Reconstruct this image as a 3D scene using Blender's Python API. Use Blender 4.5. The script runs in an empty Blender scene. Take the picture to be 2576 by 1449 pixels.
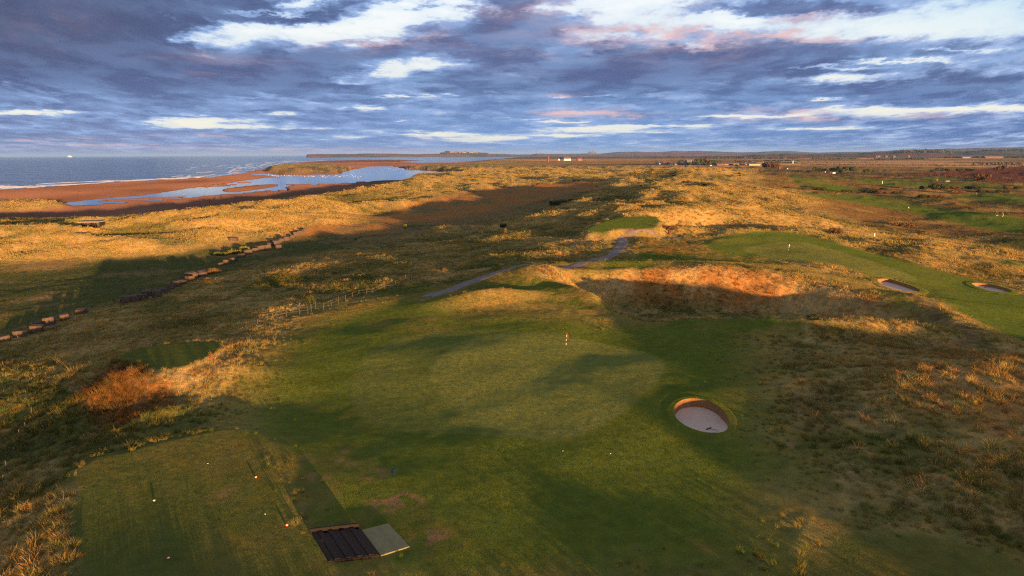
import bpy, bmesh, math, random
import numpy as np
from mathutils import Vector, Matrix

S = bpy.context.scene
COL = S.collection
rng = np.random.default_rng(7)
random.seed(7)
R = math.radians

# ------------------------------------------------------------------ camera
F = 683.0                      # focal length in pixels of a 1024 px wide frame
CAM_Z = 21.0
PITCH = math.atan((288 - 154.2) / F)
ROLL = R(-0.25)
K = 2576 / 1024.0              # picture measures below are in a 2576 px wide copy
_r0 = np.array([1.0, 0, 0]); _u0 = np.array([0, math.sin(PITCH), math.cos(PITCH)])
_f = np.array([0, math.cos(PITCH), -math.sin(PITCH)])
_r = math.cos(ROLL) * _r0 + math.sin(ROLL) * _u0
_u = -math.sin(ROLL) * _r0 + math.cos(ROLL) * _u0
cam_d = bpy.data.cameras.new('camera'); cam = bpy.data.objects.new('camera', cam_d); COL.objects.link(cam)
cam_d.sensor_width = 36; cam_d.lens = F / 1024 * 36; cam_d.clip_start = 0.5; cam_d.clip_end = 90000
M = Matrix(((_r[0], _u[0], -_f[0], 0), (_r[1], _u[1], -_f[1], 0), (_r[2], _u[2], -_f[2], CAM_Z), (0, 0, 0, 1)))
cam.matrix_world = M
S.camera = cam

def ray(vx, vy):
    d = (vx / K - 512) * _r + (288 - vy / K) * _u + F * _f
    return d / np.linalg.norm(d)
def on_plane(vx, vy, z):
    d = ray(vx, vy)
    t = (z - CAM_Z) / min(d[2], -1e-5)
    return np.array([d[0] * t, d[1] * t])
def at_dist(vx, vy, dist):
    """point seen at (vx, vy) a given forward distance away"""
    d = ray(vx, vy); t = dist / d[1]
    return np.array([d[0] * t, dist, CAM_Z + d[2] * t])
def px_m(y):                    # metres per picture pixel at forward distance y
    return y / (F * K)

# ------------------------------------------------------------------ noise and masks
_tab = [np.random.default_rng(s).random((256, 256)) for s in range(8)]
def vn(x, y, s=0):
    xi = np.floor(x).astype(np.int64); yi = np.floor(y).astype(np.int64)
    fx = x - xi; fy = y - yi
    fx = fx * fx * fx * (fx * (fx * 6 - 15) + 10); fy = fy * fy * fy * (fy * (fy * 6 - 15) + 10)
    t = _tab[s % 8]; x0 = xi & 255; x1 = (xi + 1) & 255; y0 = yi & 255; y1 = (yi + 1) & 255
    return ((t[x0, y0] * (1 - fx) + t[x1, y0] * fx) * (1 - fy) + (t[x0, y1] * (1 - fx) + t[x1, y1] * fx) * fy)
def fbm(x, y, wl, octv=4, s=0, gain=0.5):
    """noise in about -1..1 with the longest wavelength wl"""
    x = x / wl; y = y / wl; a = 1.0; n = 0; t = 0
    for o in range(octv):
        c, q = math.cos(0.6 * o), math.sin(0.6 * o)
        n = n + a * (vn(x * c - y * q + 13.7 * o + s * 5.1, x * q + y * c + 7.3 * o, s + o) * 2 - 1); t += a
        x = x * 2.03; y = y * 2.03; a *= gain
    return n / t * 1.6
def sst(a, b, x):
    t = np.clip((x - a) / (b - a), 0, 1); return t * t * (3 - 2 * t)
def sd_poly(P, x, y, margin=60.0):
    """signed distance to a polygon, positive inside"""
    P = np.asarray(P, float)
    x = np.asarray(x, float); y = np.asarray(y, float)
    out = np.full(x.shape, -float(margin))
    lo = P.min(0) - margin; hi = P.max(0) + margin
    m = (x > lo[0]) & (x < hi[0]) & (y > lo[1]) & (y < hi[1])
    if not m.any(): return out
    X = x[m]; Y = y[m]
    d = np.full(X.shape, 1e18); ins = np.zeros(X.shape, bool)
    n = len(P)
    for i in range(n):
        ax, ay = P[i]; bx, by = P[(i + 1) % n]
        ex, ey = bx - ax, by - ay; wx, wy = X - ax, Y - ay
        t = np.clip((wx * ex + wy * ey) / (ex * ex + ey * ey + 1e-12), 0, 1)
        dx = wx - ex * t; dy = wy - ey * t
        d = np.minimum(d, dx * dx + dy * dy)
        c = ((ay <= Y) & (by > Y)) | ((by <= Y) & (ay > Y))
        if abs(ey) > 1e-12:
            ins ^= c & (X < ax + ex * (Y - ay) / ey)
    d = np.sqrt(d)
    out[m] = np.where(ins, d, np.maximum(-d, -margin))
    return out
def d_line(P, x, y):
    P = np.asarray(P, float); d = np.full(np.shape(x), 1e18)
    for i in range(len(P) - 1):
        ax, ay = P[i]; bx, by = P[i + 1]
        ex, ey = bx - ax, by - ay; wx, wy = x - ax, y - ay
        t = np.clip((wx * ex + wy * ey) / (ex * ex + ey * ey + 1e-12), 0, 1)
        d = np.minimum(d, (wx - ex * t) ** 2 + (wy - ey * t) ** 2)
    return np.sqrt(d)
def smooth_line(P, n=8):
    P = [np.asarray(p, float) for p in P]; out = []
    for i in range(len(P) - 1):
        p0 = P[max(i - 1, 0)]; p1 = P[i]; p2 = P[i + 1]; p3 = P[min(i + 2, len(P) - 1)]
        for k in range(n):
            t = k / n
            out.append(0.5 * (2 * p1 + (p2 - p0) * t + (2 * p0 - 5 * p1 + 4 * p2 - p3) * t * t + (3 * p1 - p0 - 3 * p2 + p3) * t ** 3))
    out.append(P[-1]); return np.array(out)
def smooth_poly(P, n=5):
    P = [np.asarray(p, float) for p in P]; N = len(P); out = []
    for i in range(N):
        p0, p1, p2, p3 = P[i - 1], P[i], P[(i + 1) % N], P[(i + 2) % N]
        for k in range(n):
            t = k / n
            out.append(0.5 * (2 * p1 + (p2 - p0) * t + (2 * p0 - 5 * p1 + 4 * p2 - p3) * t * t + (3 * p1 - p0 - 3 * p2 + p3) * t ** 3))
    return np.array(out)
# ------------------------------------------------------------------ terrain heights
SEA = -10.0
CTRL = [(-300,1449,-3),(0,1449,-1.0),(100,1300,-.8),(0,1150,-2.3),(210,1200,0.0),(210,1400,0.2),(450,1300,0.2),(700,1300,0.1),(640,1120,0.2),
 (1000,1400,0.2),(1300,1300,0.1),(1300,1449,.2),(1700,1400,.3),(2000,1449,.3),(2300,1400,.2),(2576,1449,.3),(2900,1449,.5),
 (1000,1200,0.),(1000,1000,-.2),(900,900,-.4),(1300,1000,0),(1300,880,0.1),(1425,887,0),(1600,950,.1),(1650,880,0.),(1765,1050,.1),(2000,1100,.2),
 (1900,1150,.1),(2000,1220,.15),(2120,1270,.2),(2300,1200,.3),(2576,1200,.9),(2400,1000,1.4),(2576,950,1.7),(2150,960,0.3),(2000,880,0.3),
 (1000,800,-.6),(1180,790,-.3),(700,900,-.6),(720,1000,-.5),(500,1050,-.4),(400,920,.4),(500,900,.4),(200,1000,-1.5),(300,1030,-.2),(0,900,-3.8),
 (200,850,-4.2),(450,830,-2.5),(650,800,-1.5),(800,770,-1.0),(930,740,-.8),(1050,740,-.4),(1180,700,-.3),
 (-300,800,-5),(0,760,-5),(200,720,-5),(450,680,-5),(700,620,-5),(0,660,-5),(250,640,-5),(900,590,-5),(1050,560,-5),(1250,520,-5.2),(1400,480,-5.2),(1500,455,-5),
 (300,770,-4),(550,720,-3.3),(750,680,-2.5),(900,650,-2.5),(1000,640,-2),(1050,680,-1.6),(1200,620,-1.5),(1150,580,-4),(1300,560,-3),(1400,520,-2),
 (-300,600,-1.5),(0,585,-1.2),(150,580,-1.5),(300,560,-2),(450,555,-1.5),(650,535,-1),(850,490,-.5),(980,470,-.8),(1050,455,-2),(1200,450,-3.5),
 (1300,430,-4),(1100,470,-2.5),(900,540,-4.5),
 (1345,685,.8),(1300,640,0),(1420,640,0.2),(1560,600,0.4),(1600,570,0.8),(1450,580,.3),(1550,550,1.2),(1700,530,3.0),(1800,560,.2),(1900,570,0.4),
 (1600,660,0.3),(1750,640,.8),(1850,620,.2),(1980,640,0.),(2150,660,-.3),(2300,700,-1),(2260,720,-1),(2495,725,-2),(2576,700,-3),(2400,790,-.6),(2576,830,-1.0),
 (1500,500,1.2),(1600,470,3.6),(1720,462,5.4),(1750,424,8.5),(1850,500,3.6),(1950,500,.6),(1900,450,1),(2000,560,-1),(2050,540,-3),
 (2100,500,-5),(2285,527,-5.5),(2510,540,-5.5),(2576,600,-5),(2350,600,-4.5),(2200,580,-3.5),(2100,450,-5.5),(2400,480,-5.5),(2576,450,-5),(2000,430,-5.5),
 (2900,560,-5),(2900,800,-3),(1500,420,-4),(1300,415,-5.0)]
_cp = []
for vx, vy, z in CTRL:
    p = on_plane(vx, vy, z); _cp.append((math.atan2(p[0], p[1]), math.log(math.hypot(*p)), z))
for az, r, z in [(a, r, z) for r in (15, 40, 120, 400, 1500) for a, z in ((-2.9,-.5),(-2.0,-2.5),(-1.3,-4),(1.3,.2),(2.0,.3),(2.9,.2))]:
    _cp.append((az, math.log(r), z if r < 300 else (-5 if r > 1000 else z - 2)))
for a in (-.8, -.5, 0, .5, .8):
    _cp.append((a, math.log(18), .1)); _cp.append((a, math.log(2200), -5.2))
_cp = np.array(_cp)
def _tk(d2): return d2 * np.log(d2 + 1e-12) * 0.5
_n = len(_cp)
_A = np.zeros((_n + 3, _n + 3))
_A[:_n, :_n] = _tk((_cp[:, None, 0] - _cp[None, :, 0]) ** 2 + (_cp[:, None, 1] - _cp[None, :, 1]) ** 2) + np.eye(_n) * 0.002
_A[:_n, _n] = 1; _A[:_n, _n + 1:] = _cp[:, :2]; _A[_n:, :_n] = _A[:_n, _n:].T
_W = np.linalg.solve(_A, np.concatenate([_cp[:, 2], [0, 0, 0]]))
def tps(az, lr):
    out = np.empty(az.shape); az = np.asarray(az); flat = out.reshape(-1); a = az.reshape(-1); l = np.asarray(lr).reshape(-1)
    for i in range(0, len(a), 20000):
        s = slice(i, i + 20000)
        flat[s] = _tk((a[s, None] - _cp[None, :, 0]) ** 2 + (l[s, None] - _cp[None, :, 1]) ** 2) @ _W[:_n] + _W[_n] + _W[_n + 1] * a[s] + _W[_n + 2] * l[s]
    return out

LAND = np.array([on_plane(*p) for p in [(-600,575,-3),(0,549,-3),(150,548,-3),(300,545,-3),(420,535,-3),(560,517,-3),(680,502,-3),(800,487,-2.5),(900,471,-2.5),
    (980,461,-3),(1035,451,-5),(1062,441,-7),(1130,441.5,-8),(1172,439,-8.5),(1150,430,-8.5),(1090,425,-8.5),(1010,421,-8.5),(1090,414,-8.5),(1180,411,-8.5),
    (1250,403,-8.5),(1312,396,-8.5),(1420,394.5,-8.5),(1560,393.8,-8.5),(1700,393.2,-8.5)]] + [at_dist(1900,392,7500)[:2], at_dist(2050,392,9000)[:2],
    (16000, 9000), (30000, 9000), (30000, -9000), (-600, -9000), (-520, -500), (-300, 100)])
SPIT = smooth_poly([on_plane(*p, -8.5) for p in [(672,433),(668,424),(690,416),(750,412),(830,415),(880,419),(893,424),(880,430),(850,434),(760,435)]], 3)
BEACH_DUNE = smooth_poly([on_plane(*p, -8.5) for p in [(-120,535),(-100,505),(60,503),(130,505),(185,511),(205,520),(160,526),(80,532)]], 3)
LAGOON = [on_plane(*p, SEA) for p in [(893,425),(920,420),(951,418.5),(987,418),(1019,425),(1086,428),(1161,434),(1168,437),(1139,440),(1059,439.5),(1040,446),(1010,452),(951,454.5),(857,462),
    (763,466),(720,472),(692,485),(619,490),(511,501),(404,509),(285,516),(205,521),(185,512),(269,500.5),(350,493.5),(404,487),(457,478.6),(538,468),(619,455),(660,449),(700,446),(640,441),(628,437.5),(680,437.5),(760,438.5),(850,436.5)]]
_L0 = on_plane(190, 515, SEA); _LD = on_plane(690, 458, SEA) - _L0; _LD = _LD / np.hypot(*_LD)
BAR = smooth_poly([on_plane(*p, SEA) for p in [(262,507),(300,501),(380,497),(450,494),(474,493),(455,498),(390,502),(320,507)]], 3)
BAR2 = smooth_poly([on_plane(*p, SEA) for p in [(560,476),(640,466),(690,463),(700,468),(640,478),(580,484)]], 3)
BAR3 = smooth_poly([on_plane(*p, SEA) for p in [(640,489),(720,481),(830,467),(800,476),(700,489)]], 3)
SHORE = [on_plane(*p, SEA) for p in [(-700,503),(-300,489),(0,478),(140,469),(269,460),(400,453),(538,446),(600,438),(640,430),(680,419),(720,411),(800,405.5),(850,403.5),(930,402),(1000,402)]]
BAYEDGE = [on_plane(*p, SEA) for p in [(1060,404),(1000,407),(1060,409.5),(1150,408.5),(1250,400.5),(1310,394.5),(1420,393),(1560,392.8),(1700,392.3)]] + [at_dist(1950,391.5,7600)[:2], at_dist(2000,391.5,9600)[:2], (4200, 60000), (-90000, 60000), (-90000, -60000), (-3000, -20000), (-1500, -600)]
SEAPOLY = np.array(SHORE + BAYEDGE)

# distant land: (forward distance, [(vx, vy of the skyline)...])
FAR = [
 (10000, .10, [(770,389),(800,387.6),(860,387.3),(920,386.4),(1000,386.6),(1060,387.6),(1100,386.3),(1125,384.5),(1180,384.6),(1225,386),(1245,388.5),(1300,390.2),(1360,391.2),(1400,393)]),
 (14000, .10, [(1215,388.5),(1240,386.2),(1265,386.2),(1290,388.5)]),
 (12000, .10, [(1330,389),(1350,386.4),(1380,387.3),(1440,386),(1480,386),(1510,386.8),(1560,386.3),(1600,387)]),
 (13500, .22, [(1490,388),(1530,384),(1560,381.5),(1600,381.2),(1640,382),(1700,380.3),(1745,379.6),(1800,380.6),(1860,382.5),(1910,382.3),(1950,379.3),(1990,379.6),(2020,382),(2060,383.3),(2120,382.6),(2200,381.6),(2300,379),(2400,377.5),(2500,376),(2576,374),(2800,369)]),
 (5600, .28, [(1650,393),(1850,391.5),(1950,388.5),(2080,388),(2160,386),(2260,381),(2330,379),(2420,381),(2480,379),(2576,376.5),(2800,371)]),
 (9500, .18, [(1900,388),(2000,386.5),(2100,384.5),(2170,382.5),(2250,378.5),(2330,375.5),(2420,373.3),(2480,371.6),(2576,370),(2800,366)]),
]
_FARP = []
for D, sp, pr in FAR:
    a = []; zz = []
    for vx, vy in pr:
        p = at_dist(vx, vy, D); a.append(math.atan2(p[0], p[1])); zz.append(p[2])
    _FARP.append((D, sp, np.array(a), np.array(zz)))

H_A = smooth_poly([(6,114),(9.5,102),(12.5,94.5),(16,87.5),(21,84),(35,82.5),(48,82.5),(56,86),(59,94),(54,102),(45,112),(30,118),(15,119)], 3)
_hb = on_plane(1790, 563, .5)

def base_height(x, y):
    x = np.asarray(x, float); y = np.asarray(y, float)
    r = np.hypot(x, y) + 1e-6; az = np.arctan2(x, y)
    z = np.clip(tps(az, np.log(np.clip(r, 15, 2300))), -6.2, 9.0)
    z = z + (-5.4 - z) * sst(1200, 2200, r)
    return z

def bunker_drop(pl, depth, x, y):
    # the sand climbs to the lip on the near side and lies deep under the far wall
    c = pl.mean(0); u = c / np.hypot(*c); q = pl @ u; t = (x * u[0] + y * u[1] - q.min()) / (q.max() - q.min())
    return .10 + depth * sst(.0, .72, t)
def relief(x, y, r):
    """long wind-laid dune ridges, in metres"""
    a = 1 - np.abs(fbm(.86 * x + .5 * y, .45 * (.86 * y - .5 * x), 52, 3, 7)); b = 1 - np.abs(fbm(x, y, 34, 3, 5)); c = fbm(.8 * x + .6 * y, 1.7 * (.8 * y - .6 * x), 24, 3, 1)
    return sst(120, 260, r) * (3.2 * (a - .62) * sst(150, 330, r) + 2.6 * (b - .62) + 1.2 * c)
class Feat: pass
FX = Feat(); FX.bunkers = []; FX.pads = []; FX.mounds = []; FX.paths = []
def height(x, y, fine=True, carve=True):
    x = np.atleast_1d(np.asarray(x, float)); y = np.atleast_1d(np.asarray(y, float))
    r = np.hypot(x, y) + 1e-6; az = np.arctan2(x, y)
    z = base_height(x, y)
    # hollows and mounds
    s = sd_poly(H_A, x + 1.2 * fbm(x, y, 9, 2, 3), y + 1.2 * fbm(x, y, 9, 2, 4), 30)
    z = z - 4.9 * sst(-1.0, 9.5, s)
    for (mx, my, rx, ry, rot, h, pw) in FX.mounds:
        c, q = math.cos(rot), math.sin(rot); dx = x - mx; dy = y - my
        e = ((dx * c + dy * q) / rx) ** 2 + ((-dx * q + dy * c) / ry) ** 2
        z = z + h * np.exp(-e ** pw)
    # unseen dune ridge added behind the viewer, shaped to shade the foreground
    sx = .857 * x + .515 * y; st = -.515 * x + .857 * y
    bk = sst(22, 36, sx + 5 * fbm(sx, st * 0, 11, 3, 2)) * sst(105, 85, sx)
    z = z + np.exp(-((st + 46) / 8) ** 2) * ((4.0 + .9 * sst(46, 56, sx) + .35 * fbm(sx, st * 0, 7, 2, 6)) * bk + (3.2 + .5 * fbm(sx, st * 0, 4.5, 2, 5)) * sst(6, 9, sx) * sst(26, 22, sx) * sst(-.1, .25, fbm(sx, st * 0, 6, 2, 1)))
    if fine:
        # roughness of the dunes, kept off the mown ground
        mown = FX.mown(x, y) if hasattr(FX, 'mown') else 0.0
        wild = 1 - mown
        near = np.clip(1.0 - sst(900, 1800, r), 0, 1)
        low = FX.flat(x, y) if hasattr(FX, 'flat') else 0.0
        amp = wild * near * (1 - 0.86 * low)
        z = z + amp * relief(x, y, r)
        calm = FX.calm(x, y)
        z = z + amp * (1 - .75 * calm) * (.42 * fbm(x, y, 9, 4, 2) + .12 * fbm(x, y, 2.6, 3, 6)) * (1 - .4 * sst(150, 400, r))
        z = z + mown * near * ((.19 * fbm(x, y, 19, 2, 3) + .06 * fbm(x, y, 8, 2, 6)) * (1 - .6 * FX.level(x, y)) + .02 * fbm(x, y, 4.0, 3, 4))
        z = z + low * wild * near * .16 * fbm(x, y, 22, 4, 3)
    # beach between dune foot and water
    land = sd_poly(LAND, x, y, 400)
    k = np.clip(r * 0.02, 4, 60)
    cap = -3.0 + .05 * np.maximum(land, 0) + (.9 * relief(x, y, r) + .4) * sst(-5, 35, land)
    z = np.where((land < 130) & (r < 1500) & (x < 60), np.minimum(z, cap), z)
    b = SEA + .55 + .25 * fbm(x, y, 140, 3, 2) * sst(1400, 700, r)
    z = b + (z - b) * sst(-k, k * .35, land + .25 * k * fbm(x, y, 30, 3, 1))
    for P, h, kk in ((SPIT, 4.2, 14), (BEACH_DUNE, 3.4, 14)):
        s = sd_poly(P, x, y, 200) + 5 * fbm(x, y, 30, 3, 6)
        z = z + h * sst(-2, kk, s) * (.75 + .35 * fbm(x, y, 26, 3, 2))
    # water
    s = np.maximum(sd_poly(SEAPOLY, x, y, 900), -900)
    k = np.clip(r * .006, 2, 40)
    wob = np.clip(r * .004, .5, 9) * fbm(x, y, 120, 3, 4)
    z = np.where(s + wob > 0, np.minimum(z, SEA - np.clip((s + wob) * .03, 0, 2)), z)
    sl = sd_poly(LAGOON, x, y, 200) + 13 * fbm(x, y * .6, 70, 5, 5) * sst(-60, 10, -np.abs(sd_poly(LAGOON, x, y, 200)))
    su, sv = (x - _L0[0]) * _LD[0] + (y - _L0[1]) * _LD[1], -(x - _L0[0]) * _LD[1] + (y - _L0[1]) * _LD[0]
    sl = sl - 26 * sst(-.02, .42, fbm(su / 3.2, sv, 26, 4, 3)) * sst(430, 330, su)
    for P in (BAR, BAR2, BAR3):
        sl = np.minimum(sl, -(sd_poly(P, x, y, 200)))
    z = np.where((sl > -2) & (land < 60), np.minimum(z, SEA + .12 - np.clip((sl + 2) * .06, 0, 1.2)), z)
    # far land
    for D, sp, aa, zz in _FARP:
        prof = np.interp(az, aa, zz, left=-30, right=zz[-1]) + (D / 6500) * 2.4 * fbm(az * 60, az * 0 + D, 1.0, 5, 3) * np.exp(-((az + .05) * 0) ** 2)
        e = np.log(r * np.cos(np.clip(az, -1.2, 1.2)) / D)
        sh = np.where(e < 0, sst(-sp * 1.6, 0, e), sst(sp * 1.4, 0, e))
        lo = np.where(prof > -29, -12.0, -40.0)
        z = np.maximum(z, lo + (prof - lo) * sh - 1e-3)
    if carve:
        for pl, depth in FX.pads:
            s = sd_poly(pl, x, y, 12)
            zc = FX.padz[id(pl)]
            z = z + (zc[0] + zc[1] * x + zc[2] * y - z) * sst(-depth, .3, s)
        for pl, w in FX.paths:
            pass
        for pl, depth, pk in FX.bunkers:
            s = sd_poly(pl, x, y, 6)
            pz = pk[0] + pk[1] * x + pk[2] * y
            lip = .25 if len(FX.bunkers) and pl is FX.bunkers[0][0] else .75
            z = z + (pz - z) * sst(-3.2, -.8, s)
            z = np.where(s > -lip, pz - bunker_drop(pl, depth, x, y) - .40, z)
    return z
def cast(vx, vy, **kw):
    d = ray(vx, vy)
    t = np.exp(np.linspace(math.log(22), math.log(16000), 2600))
    kw.setdefault('fine', True)
    f = (CAM_Z + d[2] * t) - height(d[0] * t, d[1] * t, **kw)
    i = np.argmax(f < 0) if (f < 0).any() else len(t) - 1
    i = max(i, 1); a, b = t[i - 1], t[i]
    tt = np.linspace(a, b, 24)
    g = (CAM_Z + d[2] * tt) - height(d[0] * tt, d[1] * tt, **kw)
    j = max(int(np.argmax(g < 0)) if (g < 0).any() else 23, 1)
    w = g[j - 1] / (g[j - 1] - g[j] + 1e-12); T = tt[j - 1] + (tt[j] - tt[j - 1]) * min(max(w, 0), 1)
    return np.array([d[0] * T, d[1] * T, CAM_Z + d[2] * T])
def cast_b(vx, vy):             # on the smooth land without small features
    d = ray(vx, vy); t = np.exp(np.linspace(math.log(22), math.log(9000), 3000))
    f = (CAM_Z + d[2] * t) - base_height(d[0] * t, d[1] * t)
    i = max(int(np.argmax(f < 0)), 1) if (f < 0).any() else len(t) - 1
    w = f[i - 1] / (f[i - 1] - f[i] + 1e-12); T = t[i - 1] + (t[i] - t[i - 1]) * min(max(w, 0), 1)
    return np.array([d[0] * T, d[1] * T])
def area(pts, n=3, smooth=True):
    P = [cast_b(*p) for p in pts]
    return smooth_poly(P, n) if smooth else np.array(P)

# ------------------------------------------------------------------ mown, trodden and tilled areas
TURF = area([(600,1110),(600,1040),(650,960),(700,880),(830,800),(960,768),(1030,748),(1130,745),(1150,790),(1300,792),(1450,805),(1620,818),(1800,805),(1850,830),(1880,900),(1900,1000),(1960,1150),(1950,1300),(1850,1460),(1400,1520),(1000,1520),(660,1520),(630,1300)])
TEE = area([(208,1190),(300,1150),(420,1118),(560,1093),(630,1103),(690,1210),(720,1330),(745,1500),(208,1500)], 2)
TEE_S = area([(288,938),(345,908),(440,886),(540,879),(558,890),(535,907),(470,935),(400,946),(330,943)])
GREEN = area([(1085,950),(1100,905),(1150,870),(1220,850),(1300,840),(1420,845),(1550,868),(1640,890),(1672,925),(1650,970),(1580,1030),(1500,1080),(1430,1102),(1340,1103),(1250,1080),(1150,1030)])
COLLAR = area([(883,985),(900,920),(950,870),(1050,840),(1200,828),(1320,835),(1440,850),(1300,1000),(1300,1095),(1200,1092),(1050,1085),(950,1070),(900,1040)])
TEE_U = area([(1470,598),(1510,576),(1560,559),(1650,554),(1656,585),(1612,592),(1560,592),(1520,601)], 2)
FW2 = area([(1770,604),(1850,592),(1920,583),(2030,592),(2150,622),(2300,662),(2450,702),(2576,742),(2700,800),(2800,900),(2576,862),(2450,806),(2350,760),(2250,715),(2150,682),(2050,662),(1900,645),(1800,630)])
GREEN2 = area([(1870,625),(1940,612),(2020,611),(2120,636),(2240,675),(2310,705),(2250,706),(2150,680),(2050,658),(1930,645)])
TEE_R = area([(2090,1360),(2200,1330),(2400,1340),(2576,1400),(2750,1500),(2040,1500)])
def c4(pts): return [((3000 + a / 2.337) / 1.59, (500 + b / 2.337) / 1.59) for a, b in pts]
FAIR = [area(c4(p), 3) for p in (
 [(350,480),(500,482),(700,520),(950,580),(1040,615),(760,612),(600,575),(420,510)],
 [(420,640),(700,650),(1000,660),(1300,695),(1700,760),(2200,830),(2600,880),(2600,995),(2200,960),(1800,885),(1400,800),(1000,740),(600,690)],
 [(1850,665),(2100,640),(2600,655),(2600,745),(2200,712),(1900,692)],
 [(400,455),(1000,500),(1700,535),(2600,575),(2600,595),(1800,575),(1100,548),(600,485)],
 [(1650,492),(2100,502),(2100,522),(1640,512)])]
POND = area(c4([(2380,1295),(2561,1285),(2700,1310),(2561,1345),(2420,1330)]))
PLOUGH = area(c4([(1240,452),(1700,440),(2050,420),(2600,378),(2900,400),(2600,515),(2200,512),(1700,478)]), 2)
STUB = area(c4([(300,345),(1900,350),(2000,376),(300,366)]), 1, False)
PAST = area(c4([(300,378),(2300,398),(2350,420),(1600,440),(800,442),(300,424)]), 1, False)
MEADOW = area([(-300,900),(0,850),(250,775),(450,722),(650,668),(820,632),(960,612),(1100,578),(1250,555),(1400,515),(1480,480),(1510,455),(1400,460),(1250,478),(1150,500),(1000,530),(900,560),(760,585),(600,610),(400,645),(200,655),(-300,690)])
HEATH = area([(880,548),(1000,528),(1100,498),(1250,474),(1400,460),(1520,452),(1420,490),(1300,520),(1150,548),(1040,562)])
HEATH2 = area([(780,575),(900,565),(1000,570),(960,590),(850,590),(700,605),(640,620)])
LINKS = area([(1900,455),(2000,470),(2050,500),(2060,540),(2150,560),(2260,580),(2420,605),(2600,640),(3200,760),(3600,640),(3200,460),(2700,428),(2300,415),(1950,412)], 2)
TRACK = smooth_line([cast_b(*p) for p in [(860,568),(950,566),(1040,569),(1120,573),(1190,578)]])
PATH = smooth_line([cast_b(*p) for p in [(1072,750),(1130,728),(1200,706),(1300,690),(1380,684),(1480,664),(1540,640),(1567,612),(1566,600),(1595,593),(1640,592),(1720,597),(1790,602)]], 6)
TRODDEN = smooth_line([cast_b(*p) for p in [(2250,735),(2330,770),(2400,820),(2430,860),(2300,885),(2150,895),(2050,900)]])
MOWN_P = [TURF, TEE, TEE_S, TEE_U, FW2, TEE_R]
def mown(x, y):
    m = np.zeros(np.shape(x))
    for P in MOWN_P: m = np.maximum(m, sst(-4.5, 3.5, sd_poly(P, x, y, 12)))
    return m
def flat(x, y):
    m = sst(-12, 6, sd_poly(MEADOW, x, y, 40))
    m = np.maximum(m, sst(-30, 25, sd_poly(LINKS, x, y, 80)) * .8)
    return m
def level(x, y):
    m = np.zeros(np.shape(x))
    for P in (TEE, TEE_S, TEE_U, TEE_R): m = np.maximum(m, sst(-1.5, 1.2, sd_poly(P, x, y, 12)))
    return m
NEARR = area([(1640,830),(1860,815),(1960,870),(2120,890),(2080,980),(2060,1080),(2140,1200),(2330,1335),(2150,1449),(1950,1560),(1500,1520),(1500,1200),(1500,900)], 2)
NEARR2 = area([(600,1000),(700,800),(1000,720),(1400,690),(1560,790),(1500,900),(900,1000)], 2)
MOUNDF = area([(1300,728),(1345,697),(1430,727),(1500,762),(1590,800),(1560,806),(1480,803),(1350,795),(1285,775)], 2)
RIMF = area([(1560,798),(1700,800),(1900,803),(2050,804),(2120,815),(2000,850),(1850,850),(1700,850),(1560,840)], 2)
def calm(x, y):
    m = np.maximum(sst(-3, 8, sd_poly(NEARR, x, y, 40)), sst(-3, 6, sd_poly(NEARR2, x, y, 40)))
    m = np.maximum(m, sst(-4, 4, sd_poly(SHORT, x, y, 20)))
    return np.maximum(m, sst(-2, 2, sd_poly(MOUNDF, x, y, 20)))
SHORT = area([(1420,692),(1500,668),(1590,650),(1620,608),(1780,612),(1900,648),(2100,690),(2250,735),(2330,775),(2250,760),(2120,715),(1980,692),(1850,676),(1700,676),(1550,684)], 2)
RUSTR = area([(2120,905),(2300,880),(2650,890),(2700,1150),(2400,1130),(2180,1060)], 2)
SCRUB = area([(205,1000),(250,950),(310,935),(380,950),(425,985),(440,1010),(380,1040),(310,1060),(240,1060)], 2)
FX.mown = mown; FX.calm = calm; FX.flat = flat; FX.level = level
def mound(vx, vy, rx, ry, rot, h, pw=1.0):
    p = cast_b(vx, vy); FX.mounds.append((p[0], p[1], rx, ry, R(rot), h, pw))
mound(218, 590, 10, 5, 0, -1.3)
mound(1230, 752, 6.5, 3.2, 10, 1.5)
mound(1345, 692, 7, 5, -35, 1.7)
mound(1450, 738, 9, 1.8, -62, .7)
mound(2120, 835, 13, 3.2, -8, 1.5)
mound(310, 985, 4.2, 2.6, 25, 1.5)
mound(400, 1050, 2.2, 1.2, 20, .5)
mound(1650, 668, 22, 3.0, -2, .9)
mound(1900, 690, 18, 4.0, -14, 1.3)
mound(1700, 548, 14, 8, 0, 1.6)
mound(2480, 780, 14, 4, -30, 1.0)
mound(2330, 960, 14, 7, -10, .9)
mound(600, 930, 3.5, 2.0, 0, .35)
FX.mounds.append((_hb[0], _hb[1], 16, 13, 0, -5.0, 2.0)); mound(1780, 538, 20, 6, 0, 1.4)
for vx, vy, rx, ry, h in [(60,590,22,8,1.5),(330,600,24,7,1.4),(480,572,20,7,1.6),(560,560,26,8,1.2),(650,548,30,9,1.6),(750,520,30,10,1.4),(930,500,40,14,1.5),(1130,470,60,20,1.6),(200,620,24,6,.9)]:
    mound(vx, vy, rx, ry, 12, h)
# tees are level platforms
FX.padz = {}
def pad(P, soft, dz=0.0):
    c = P.mean(0); A = np.c_[np.ones(len(P)), P]
    k, *_ = np.linalg.lstsq(A, height(P[:, 0], P[:, 1], carve=False), rcond=None)
    k[1] *= .35; k[2] *= .35; k[0] += (height(*c, carve=False)[0] - (k[0] + k[1] * c[0] + k[2] * c[1])) + dz
    FX.padz[id(P)] = k; FX.pads.append((P, soft))
pad(TEE, 2.5, .15); pad(TEE_S, 1.6, .55); pad(TEE_U, 3, 1.5); pad(TEE_R, 2.5, .1)

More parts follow.
